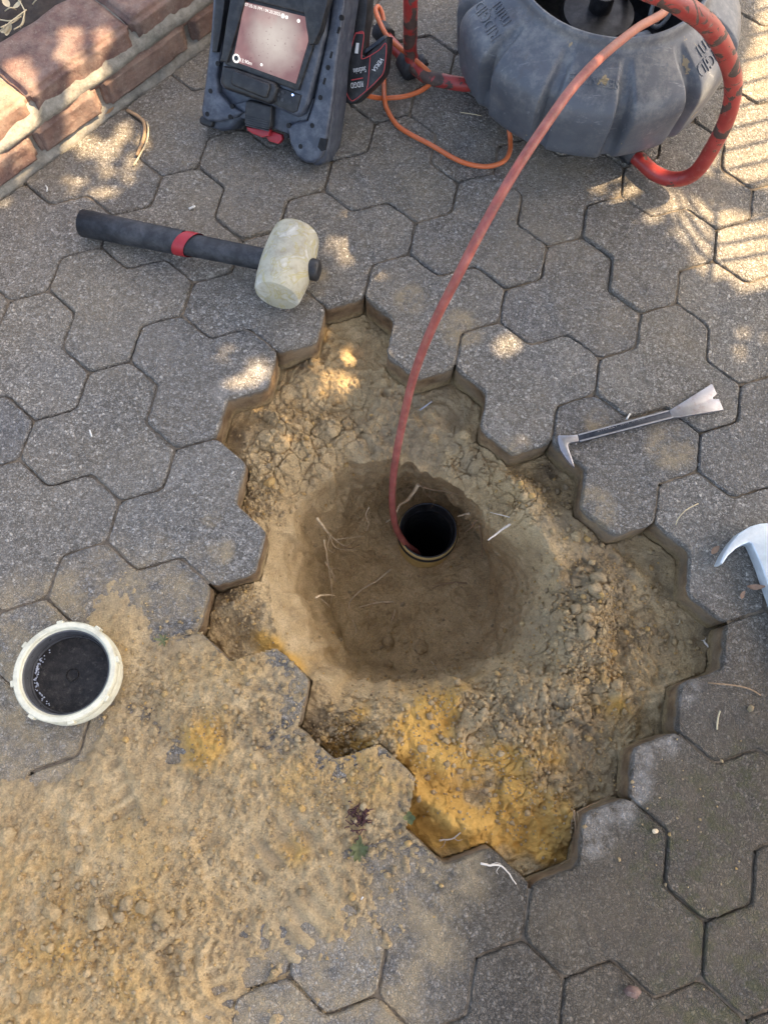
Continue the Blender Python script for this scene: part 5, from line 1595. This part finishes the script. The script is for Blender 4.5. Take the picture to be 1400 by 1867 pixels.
root('tangle of fine roots hanging under the back wall above the pipe', [(764, 885, -.15), (785, 892, -.17), (810, 895, -.18), (836, 902, -.18)], .0012, 'rootbrown',
     [[(770, 887, -.15), (776, 900, -.18), (788, 908, -.21), (806, 920, -.25)], [(785, 892, -.17), (783, 905, -.2), (791, 915, -.23), (785, 927, -.26)], [(800, 894, -.18), (800, 905, -.2), (805, 912, -.22)], [(812, 895, -.18), (815, 903, -.2), (818, 910, -.21)], [(776, 888, -.16), (770, 897, -.18), (775, 903, -.2)], [(824, 898, -.18), (812, 908, -.2)], [(790, 892, -.17), (794, 902, -.19), (800, 900, -.2)], [(745, 888, -.18), (735, 896, -.2), (724, 897, -.22)]])
root('orange root poking from the dark wall right of the pipe', [(856, 936, -.2), (845, 938, -.22), (834, 941, -.24)], .0022, 'root')
root('spray of fine roots under the ridge right of the pipe', [(868, 948, -.17), (862, 958, -.2), (855, 965, -.22), (848, 970, -.24)], .0013, 'rootbrown', [[(862, 956, -.2), (852, 958, -.22), (843, 966, -.24)], [(864, 956, -.2), (862, 968, -.22), (858, 973, -.24)], [(866, 952, -.18), (852, 950, -.2)]])
root('long root hanging down the right wall of the hole', [(874, 958, -.18), (877, 980, -.23), (879, 1000, -.27), (877, 1016, -.3)], .0014, 'rootbrown', [[(879, 1012, -.29), (868, 1016, -.31), (863, 1026, -.33)]])
root('long thin root trailing down the left wall of the hole', [(590, 985, -.14), (596, 1010, -.19), (600, 1040, -.23), (606, 1075, -.28), (604, 1100, -.3)], .0011, 'root', [[(600, 1040, -.23), (612, 1052, -.25), (618, 1068, -.28)]])
root('wiry root on the lit back left wall near the cable', [(672, 925, -.18), (667, 940, -.21), (672, 955, -.24), (668, 968, -.27)], .0010, 'root', [[(670, 945, -.22), (664, 958, -.25)], [(672, 950, -.23), (678, 960, -.26)]])
root('fine root tuft under the grey root at the left wall', [(620, 992, -.26), (636, 1000, -.28), (656, 992, -.31)], .0009, 'rootbrown', [[(626, 996, -.27), (640, 1010, -.3), (652, 1012, -.32)], [(632, 998, -.28), (648, 986, -.3), (662, 984, -.32)], [(622, 993, -.26), (624, 1008, -.29), (634, 1018, -.31)], [(640, 1000, -.29), (655, 1002, -.31)]])
root('small wiry root low on the left hole floor', [(642, 1130), (648, 1142), (650, 1155)], .0010, 'root')
root('pale root stub at the front rim of the hole', [(786, 1206), (793, 1217), (800, 1227)], .0013, 'root')
root('thin straw root lying on the front floor of the hole', [(720, 1112), (716, 1128), (712, 1138)], .0008, 'root')
root('pale twig leaning in the right corner of the dug bed', [(1280, 1168), (1290, 1182), (1300, 1195), (1310, 1206)], .0014, 'rootwhite', [[(1281, 1169), (1275, 1168)], [(1282, 1170), (1284, 1163)]])
root('short straw standing against the right paver side', [(1316, 1152, -.02), (1316, 1168, -.03), (1314, 1190, -.05)], .0010, 'straw')
root('fine pale root on the bed below the right pavers', [(1237, 1131), (1234, 1138), (1229, 1137)], .0009, 'straw', [[(1237, 1133), (1242, 1143)]])
root('forked pale root lying over the paver rim below the hole', [(876, 1574, .003), (890, 1577, .004), (910, 1577, .004), (925, 1590, .004), (940, 1612, .003)], .0012, 'rootwhite', [[(912, 1578, .004), (905, 1588, .003), (908, 1594, .002)], [(893, 1577, .004), (905, 1573, .004), (914, 1576, .004)]])
root('branching white root on the ochre sand at the bottom corner', [(800, 1532), (812, 1530), (826, 1527), (838, 1518)], .0011, 'rootwhite', [[(812, 1530), (808, 1541), (802, 1546)], [(826, 1527), (834, 1532), (842, 1530)]])
root('brown fibrous roots hanging along the lower right paver side', [(1046, 1478, -.01), (1050, 1510, -.03), (1052, 1545, -.04), (1046, 1580, -.045)], .0012, 'rootbrown', [[(1046, 1482, -.01), (1040, 1510, -.04), (1046, 1540, -.05)], [(1052, 1480, -.008), (1058, 1520, -.03), (1056, 1570, -.04)], [(1050, 1500, -.03), (1034, 1505, -.045), (1020, 1490, -.05)], [(1050, 1540, -.04), (1030, 1500, -.05)], [(1048, 1560, -.04), (1000, 1590, -.045), (975, 1598, -.045)], [(1052, 1480, -.02), (1090, 1462, -.03), (1135, 1440, -.035)], [(1060, 1475, -.02), (1100, 1455, -.035), (1138, 1425, -.04)]])
root('white root thread lying on the trodden sand at lower left', [(174, 1623, .016), (160, 1632, .015), (150, 1640, .015), (136, 1644, .014)], .0012, 'rootwhite', [[(152, 1638, .015), (147, 1628, .016)]])
root('thin root hanging from the sand clods at lower left', [(240, 1668, .02), (244, 1680, .016), (243, 1690, .014)], .0008, 'rootwhite')

# ------------------------------------------------------------------ small litter
def stick(label, pts, r, mat='straw', name='straw', cat='straw', group=None):
    o = tubes_obj(name, [(spline([G(*p) for p in pts], 4), r)], M[mat], None, 6)
    tag(o, label, cat, group)
    return o
stick('curved dry straw on the paver right of the hole', [(1231, 957, .001), (1236, 945, .008), (1250, 930, .011), (1272, 918, .002)], .0008)
stick('short pale straw leaning on the pry bar', [(1142, 764, .008), (1148, 754, .004)], .0015, 'chip')
stick('grey sliver lying in the trench above the hole', [(765, 748, -.05), (776, 740, -.047), (788, 731, -.045)], .0016, 'steel', 'metal_sliver', 'sliver')
stick('small white chip on the paver above the mallet', [(345, 381, .0015), (351, 378, .0025), (356, 376, .0015)], .0018, 'chip', 'paint_chip', 'chip')
stick('white splinter on the left paver', [(164, 784, .001), (168, 796, .002)], .0013, 'chip', 'splinter', 'chip')
stick('curled white husk on the paver by the brick edging', [(84, 338, .001), (87, 343, .004), (86, 349, .001)], .0012, 'chip', 'husk', 'husk')
stick('forked dry twig under the grey reel', [(839, 205, .002), (855, 207, .003), (878, 211, .002)], .0008, 'straw', 'twig', 'twig')
stick('little white straw on the lower paver', [(658, 1640, .002), (662, 1635, .002)], .0010, 'chip')
stick('brown twig lying on the pavers right of the hole corner', [(1290, 1245, .002), (1340, 1250, .004), (1368, 1257, .003), (1386, 1268, .001)], .0011, 'rootbrown', 'twig', 'twig')
stick('pale twig upright by ochre stain on the right paver', [(1306, 1330, .001), (1308, 1310, .004), (1312, 1296, .006)], .0012, 'straw', 'twig', 'twig')
stick('brown root curving along the joint beside the brick edging', [(233, 201, .003), (252, 212, .006), (263, 224, .006), (264, 245, .006), (257, 268, .005), (250, 284, .002)], .0030, 'rootbrown', 'surface_root', 'root')
stick('dry grass stem beside the surface root', [(268, 222, .008), (271, 235, .010), (268, 258, .009), (257, 280, .006), (244, 302, .002)], .0013, 'straw')

def pebble(label, u, v, rp, mat, z=None, name='pebble', cat='pebble', seed=1):
    p = G(u, v, .006); r = rp * np.linalg.norm(p - CAM) / FPX
    j = IV * (1 + np.random.default_rng(seed).uniform(-.2, .2, (len(IV), 1))) * np.array([1, .75, .55]) * r
    o = mesh_np(name, j + np.array([p[0], p[1], r * .45]), IF, M[mat], sm=False)
    tag(o, label, cat)
    return o
pebble('pinkish grey stone chip on the paver joint at the bottom', 1153, 1808, 13, 'brick', name='stone_chip', cat='stone')
pebble('lone tan pebble on the brown filmed paver', 1196, 1516, 6, 'root', seed=7)

# a leaf: a small curled blade
def leaf_vf(L, W, curl=.2, n=5):
    V, F = [], []
    for i in range(n + 1):
        t = i / n
        w = W * math.sin(math.pi * min(1, (t * .92 + .05))) ** .8
        z = curl * L * (t - .4) ** 2
        V += [(L * t, -w, z + .25 * w), (L * t, 0, z), (L * t, w, z + .25 * w)]
    for i in range(n):
        for k in (0, 1):
            F.append((3 * i + k, 3 * i + k + 1, 3 * i + 3 + k + 1, 3 * i + 3 + k))
    return np.array(V), np.array(F)
def leaf_obj(name, label, cat, p, L, W, rot, mat, curl=.6, tilt=.2):
    V, F = leaf_vf(L, W, curl)
    R = np.array((Matrix.Rotation(rot, 3, 'Z') @ Matrix.Rotation(-tilt, 3, 'Y')))
    o = mesh_np(name, V @ R.T + np.asarray(p), F, M[mat])
    tag(o, label, cat)
    return o
leaf_obj('dry_leaf', 'curled pinkish dry leaf below the bright steel claw', 'leaf', G(1360, 1070, .003), .022, .0040, -.1, 'dryleaf', 1.2)
leaf_obj('dry_leaf', 'smaller dry leaf just under the curled one', 'leaf', G(1350, 1092, .002), .012, .0030, 1.2, 'dryleaf', 1.0)
leaf_obj('dry_leaf', 'brown dry leaf fragment beside the claw tip', 'leaf', G(1296, 1010, .002), .015, .0042, .8, 'dryleaf', .6)
leaf_obj('dry_leaf', 'small dark leaf at the foot of the brick edging', 'leaf', G(188, 208, .004), .024, .004, .25, 'rootbrown', .6)

def weed(label, u, v, n, L, W, surf=0.0, spread=1.0, mat='leafgreen', stem=False):
    p = G(u, v, surf)
    w = empty('weed', (p[0], p[1], surf))
    tag(w, label, 'weed')
    V0, F0 = leaf_vf(L, W, .5)
    for k in range(n):
        a = 2 * math.pi * k / n + random.uniform(-.3, .3)
        s = random.uniform(.65, 1.1)
        R = np.array(Matrix.Rotation(a, 3, 'Z') @ Matrix.Rotation(-random.uniform(.15, .7), 3, 'Y'))
        mesh_np('leaf', (V0 * s) @ R.T + np.array([p[0], p[1], surf + .002]), F0, M[mat], w)
    return w
weed('small green seedling at the end of the joint left of the hole', 300, 1168, 6, .015, .0018, .003)
weed('bushy green weed with many small leaves in the sandy joint', 655, 1548, 14, .017, .0030, .003)
weed('two leaved green sprout at the lower paver corner', 746, 1490, 4, .011, .0034, .004)
# dark maroon dried weed
p = G(655, 1490, .004)
mv = []
for k in range(60):
    a = random.uniform(0, 6.28); r = random.uniform(.003, .012)
    b = p + np.array([random.gauss(0, .005), random.gauss(0, .008), .001]); e = b + np.array([r * math.cos(a), r * math.sin(a), random.uniform(.001, .005)])
    mv.append((spline([b, (b + e) / 2 + np.array([random.gauss(0, .002), random.gauss(0, .002), .003]), e], 3), .0007))
o = tubes_obj('dried_weed', mv, M['maroon'], None, 5)
tag(o, 'dark maroon withered weed lying on the trodden sand', 'weed')

# withered plant at the top left corner
ZS = ZT0 - .01
dpz = empty('withered_plant', tuple(G(25, 40, ZS)))
tag(dpz, 'withered straw coloured plant in the dark soil at top left', 'plant')
st_ = [[(0, 58), (20, 40), (46, 20), (48, 18)], [(46, 20), (38, 5), (26, -12)], [(46, 20), (30, 38), (2, 50)], [(46, 20), (40, 44), (26, 54)], [(0, 36), (20, 38), (40, 30)], [(46, 20), (44, 40), (38, 50)], [(10, 20), (20, 14), (30, 18)], [(60, 8), (70, -5), (76, -20)]]
tubes_obj('stem', [(spline([G(u, v, ZS + .030 + .01 * math.sin(u)) for u, v in s], 4), .0010) for s in st_], M['straw'], dpz, 6)
for (u, v, r) in [(12, 62, .9), (14, 66, 1.6), (4, 60, .2), (18, 14, 2.2), (26, 15, .4)]:
    V, F = leaf_vf(.018, .0055, .5)
    R = np.array(Matrix.Rotation(r, 3, 'Z') @ Matrix.Rotation(-.3, 3, 'Y'))
    mesh_np('leaf', V @ R.T + G(u, v, ZS + .025), F, M['straw'], dpz)

# ------------------------------------------------------------------ unseen tree added to shade the paving, its gaps shaped to the sun patches
LIT = []   # places where the sun comes through : (world point on the ground plane, half sizes, angle)
def lit(u, v, ru, rv, rot=0.0, z=None):
    if z is None:
        z = 0.0
        for zt in (ZT0 + .036, ZT0 * .5):
            q = G(u, v, zt)
            if behind_edging(q[:2]): z = zt; break
    p = G(u, v, z)
    p = p - SUN * (p[2] / SUN[2])
    k = np.linalg.norm(G(u + 1, v, z) - G(u, v, z)); kv = np.linalg.norm(G(u, v + 1, z) - G(u, v, z))
    w_ = 1.22 if z > 0.02 and u < 260 else 1.0
    LIT.append((p[:2], ru * k * w_, rv * kv * w_, rot))
for a in [(22, 175, 36, 58), (89, 165, 20, 30), (149, 153, 14, 20), (168, 185, 26, 16), (120, 245, 44, 26, .5), (34, 272, 26, 22), (165, 268, 40, 20, .4), (215, 258, 16, 46, .3), (237, 310, 13, 34, .1), (197, 312, 16, 9), (137, 328, 20, 8), (183, 350, 30, 13, -.3), (262, 258, 7, 16), (8, 370, 10, 10),
          (632, 455, 15, 28, .1), (610, 440, 7, 20, .2), (655, 385, 13, 13), (405, 655, 9, 12), (468, 675, 22, 26), (440, 700, 34, 9), (552, 512, 16, 6), (925, 628, 30, 18, -.4), (415, 632, 12, 6), (745, 545, 14, 9), (690, 500, 14, 8), (415, 640, 6, 10)]:
    lit(*a)
for a in [(650, 640, 15, 22), (640, 690, 20, 17), (603, 690, 12, 20), (520, 805, 8, 22), (588, 612, 5, 16), (575, 665, 5, 14)]:
    lit(*a, z=ZB) if len(a) == 5 else lit(a[0], a[1], a[2], a[3], 0.0, ZB)
lit(655, 880, 11, 10, 0, -.15); lit(655, 928, 14, 9, 0, -.2)
lit(855, 455, 10, 20, -.5, .28); lit(733, 765, 8, 16, 0, .02); lit(718, 938, 8, 10, 0, -.22)
lit(500, 690, 8, 24, 0, -.02)
for a in [(1110, 315, 15, 42, .62), (1150, 345, 13, 55, .7), (1145, 300, 10, 34, .6), (1190, 395, 18, 16), (1225, 380, 16, 17), (1236, 427, 13, 13), (1362, 518, 24, 16), (1358, 600, 13, 20), (1372, 556, 15, 14), (1356, 640, 10, 12), (1310, 480, 40, 26), (1385, 500, 26, 26), (1262, 474, 12, 8), (1395, 615, 9, 10)]:
    lit(*a)
lit(1172, 236, 12, 30, .6, .06); lit(1270, 195, 14, 40, .6, .08); lit(1296, 163, 10, 26, .6, .11); lit(1230, 215, 8, 24, .6, .07)
LITPOLY = np.array([G(u, v)[:2] for u, v in [(1190, 335), (1240, 425), (1285, 505), (1420, 525), (1900, 470), (1900, -500), (1395, -300), (1375, 60), (1290, 290)]])
cs = 0.008
cx0, cx1, cy0, cy1 = -1.05, 1.25, -1.05, 1.55
rx = np.arange(cx0, cx1, cs); ry = np.arange(cy0, cy1, cs)
RX, RY = np.meshgrid(rx, ry)
litm = in_poly(RX, RY, LITPOLY)
for (p, a, b, rot) in LIT:
    # rot turns the patch clockwise in the picture
    dx, dy = RX - p[0], RY - p[1]
    c_, s_ = math.cos(rot), math.sin(rot)
    litm |= ((dx * c_ - dy * s_) / a) ** 2 + ((dx * s_ + dy * c_) / b) ** 2 < 1
need = ~litm
# beyond the picture the crown simply thins out
cov = np.zeros(RX.shape, bool)
VL, FL_ = leaf_vf(1.0, .42, .25, 4)
VL = VL - np.array([.5, 0, 0])
nL = len(VL)
LV, LF = [], []
rr_ = random.Random(5)
sunq = Vector(SUN).to_track_quat('Z', 'Y')
cells = np.flatnonzero((need & ~cov).ravel())
it = 0
while len(cells) and it < 16000:
    if it % 60 == 0:
        cells = np.flatnonzero((need & ~cov).ravel())
        if len(cells) < 25: break
    it += 1
    ci = cells[rr_.randrange(len(cells))]
    jy, jx = divmod(int(ci), RX.shape[1])
    if cov[jy, jx]: continue
    for L in (.16, .12, .08, .05, .03, .02):
        R_ = L * .46
        k_ = int(R_ / cs) + 1
        y0_, y1_, x0_, x1_ = max(0, jy - k_), min(RX.shape[0], jy + k_ + 1), max(0, jx - k_), min(RX.shape[1], jx + k_ + 1)
        ang = rr_.uniform(0, math.pi)
        ddx = RX[y0_:y1_, x0_:x1_] - RX[jy, jx]; ddy = RY[y0_:y1_, x0_:x1_] - RY[jy, jx]
        c_, s_ = math.cos(ang), math.sin(ang)
        al_, ac_ = ddx * c_ + ddy * s_, -ddx * s_ + ddy * c_
        foot = (al_ / (L * .5)) ** 2 + (ac_ / (L * .44)) ** 2 < 1
        if not (foot & litm[y0_:y1_, x0_:x1_]).any() or L == .02:
            inner = (al_ / (L * .46)) ** 2 + (ac_ / (L * .34)) ** 2 < 1
            cov[y0_:y1_, x0_:x1_] |= inner
            cov[jy, jx] = True
            break
    h = rr_.uniform(1.40, 2.05)
    ctr = np.array([RX[jy, jx] + rr_.uniform(-.3, .3) * cs, RY[jy, jx] + rr_.uniform(-.3, .3) * cs, 0]) + SUN * (h / SUN[2])
    # leaf plane: tilted a little from facing up so that its shadow has the footprint above
    ex = np.array([math.cos(ang), math.sin(ang), 0]); ey = np.array([-math.sin(ang), math.cos(ang), 0]); ez = np.array([0, 0, 1.0])
    sh1, sh2 = rr_.uniform(-.5, .5), rr_.uniform(-.5, .5)
    # sliding a vertex along the sun's direction tilts the leaf without moving its shadow
    W_ = (VL[:, :1] * L) * ex + (VL[:, 1:2] * L) * ey
    W_ = W_ + SUN * ((VL[:, :1] * sh1 + VL[:, 1:2] * sh2) * L + VL[:, 2:] * L * .4)
    LV.append(W_ + ctr)
    LF.append(FL_ + nL * (len(LV) - 1))
tree = empty('added_shade_tree', (3.35, 0.85, -0.06))
tag(tree, 'unseen leafy tree added to the right, gaps shaped to dapple the paving', 'tree')
allL = np.concatenate(LV)
mesh_np('crown', allL, np.concatenate(LF), M['treeleaf'], tree)
tk = [np.array([3.35, .85, -.1]), np.array([3.3, .83, .8]), np.array([3.15, .8, 1.7]), np.array([2.8, .75, 2.5]), np.array([2.3, .7, 2.9])]
tubes_obj('trunk', [(spline(tk, 8), np.linspace(.13, .03, 33))], M['bark'], tree, 14)
for tgt in [(1.2, .2, 2.3), (1.5, -.4, 2.45), (1.4, .9, 2.4), (2.0, 1.5, 2.5), (2.2, -.3, 2.4)]:
    a = np.array(tk[2]) * .5 + np.array(tk[3]) * .5
    b = np.array(tgt) + SUN * .0
    b = np.array([max(b[0], 2.0), b[1], b[2] + .25])
    tubes_obj('limb', [(spline([a, (a + b) / 2 + np.array([0, 0, .12]), b], 8), np.linspace(.045, .008, 17))], M['bark'], tree, 8)

# palm whose leaflets comb the sunlight at the right
palm = empty('potted_palm', (1.75, 1.25, -.06))
tag(palm, 'feather leaved palm out to the right that combs the sunlight', 'palm')
def shade_pt(u, v, h):
    g_ = G(u, v, 0)
    return g_ + SUN * (h / SUN[2])
HB = 0.85
rach = [shade_pt(u, v, h) for u, v, h in [(1296, 505, HB), (1302, 455, HB + .01), (1306, 400, HB + .03), (1310, 340, HB + .05), (1316, 270, HB + .07), (1326, 180, HB + .09), (1342, 80, HB + .1), (1362, -40, HB + .08)]]
RP = spline(rach, 6)
pr_ = [RP[-1], RP[-1] + np.array([.15, .1, .0]), np.array([1.75, 1.22, .55]), np.array([1.75, 1.25, -.06])]
tubes_obj('frond_stem', [(np.r_[RP, spline(pr_, 6)[1:]], .0045)], M['bark'], palm, 6)
V, F = [], []
def leaflet(a, b, w):
    a = np.asarray(a); b = np.asarray(b)
    d = b - a; L = np.linalg.norm(d); d /= L
    n_ = np.cross(d, SUN); n_ /= np.linalg.norm(n_)
    for k in range(5):
        t = k / 4
        ww = w * (0.25 + .55 * math.sin(math.pi * min(.96, t * .8 + .2)))
        c_ = a + (b - a) * t + np.array([0, 0, -.03 * t * t])
        o_ = len(V)
        V.append(c_ - n_ * ww); V.append(c_ + n_ * ww)
        if k: F.append((o_ - 2, o_ - 1, o_ + 1, o_))
fr_o = []
i_ = 0
for (u, v) in [(1300, 478), (1303, 447), (1305, 415), (1307, 382), (1309, 348), (1313, 312), (1316, 276), (1320, 238), (1325, 200), (1330, 160), (1336, 118), (1342, 75), (1350, 30)]:
    V, F = [], []
    hh = HB + .02 + .006 * i_
    leaflet(shade_pt(u, v, hh), shade_pt(u + 150, v - 26 - 2 * i_, hh - .01), .0048)
    mesh_np('leaflet', np.array(V), np.array(F), M['treeleaf'], palm)
    V, F = [], []
    leaflet(shade_pt(u - 2, v + 4, hh), shade_pt(u - 95, v - 88, hh - .01), .0048)
    mesh_np('leaflet', np.array(V), np.array(F), M['treeleaf'], palm)
    i_ += 1
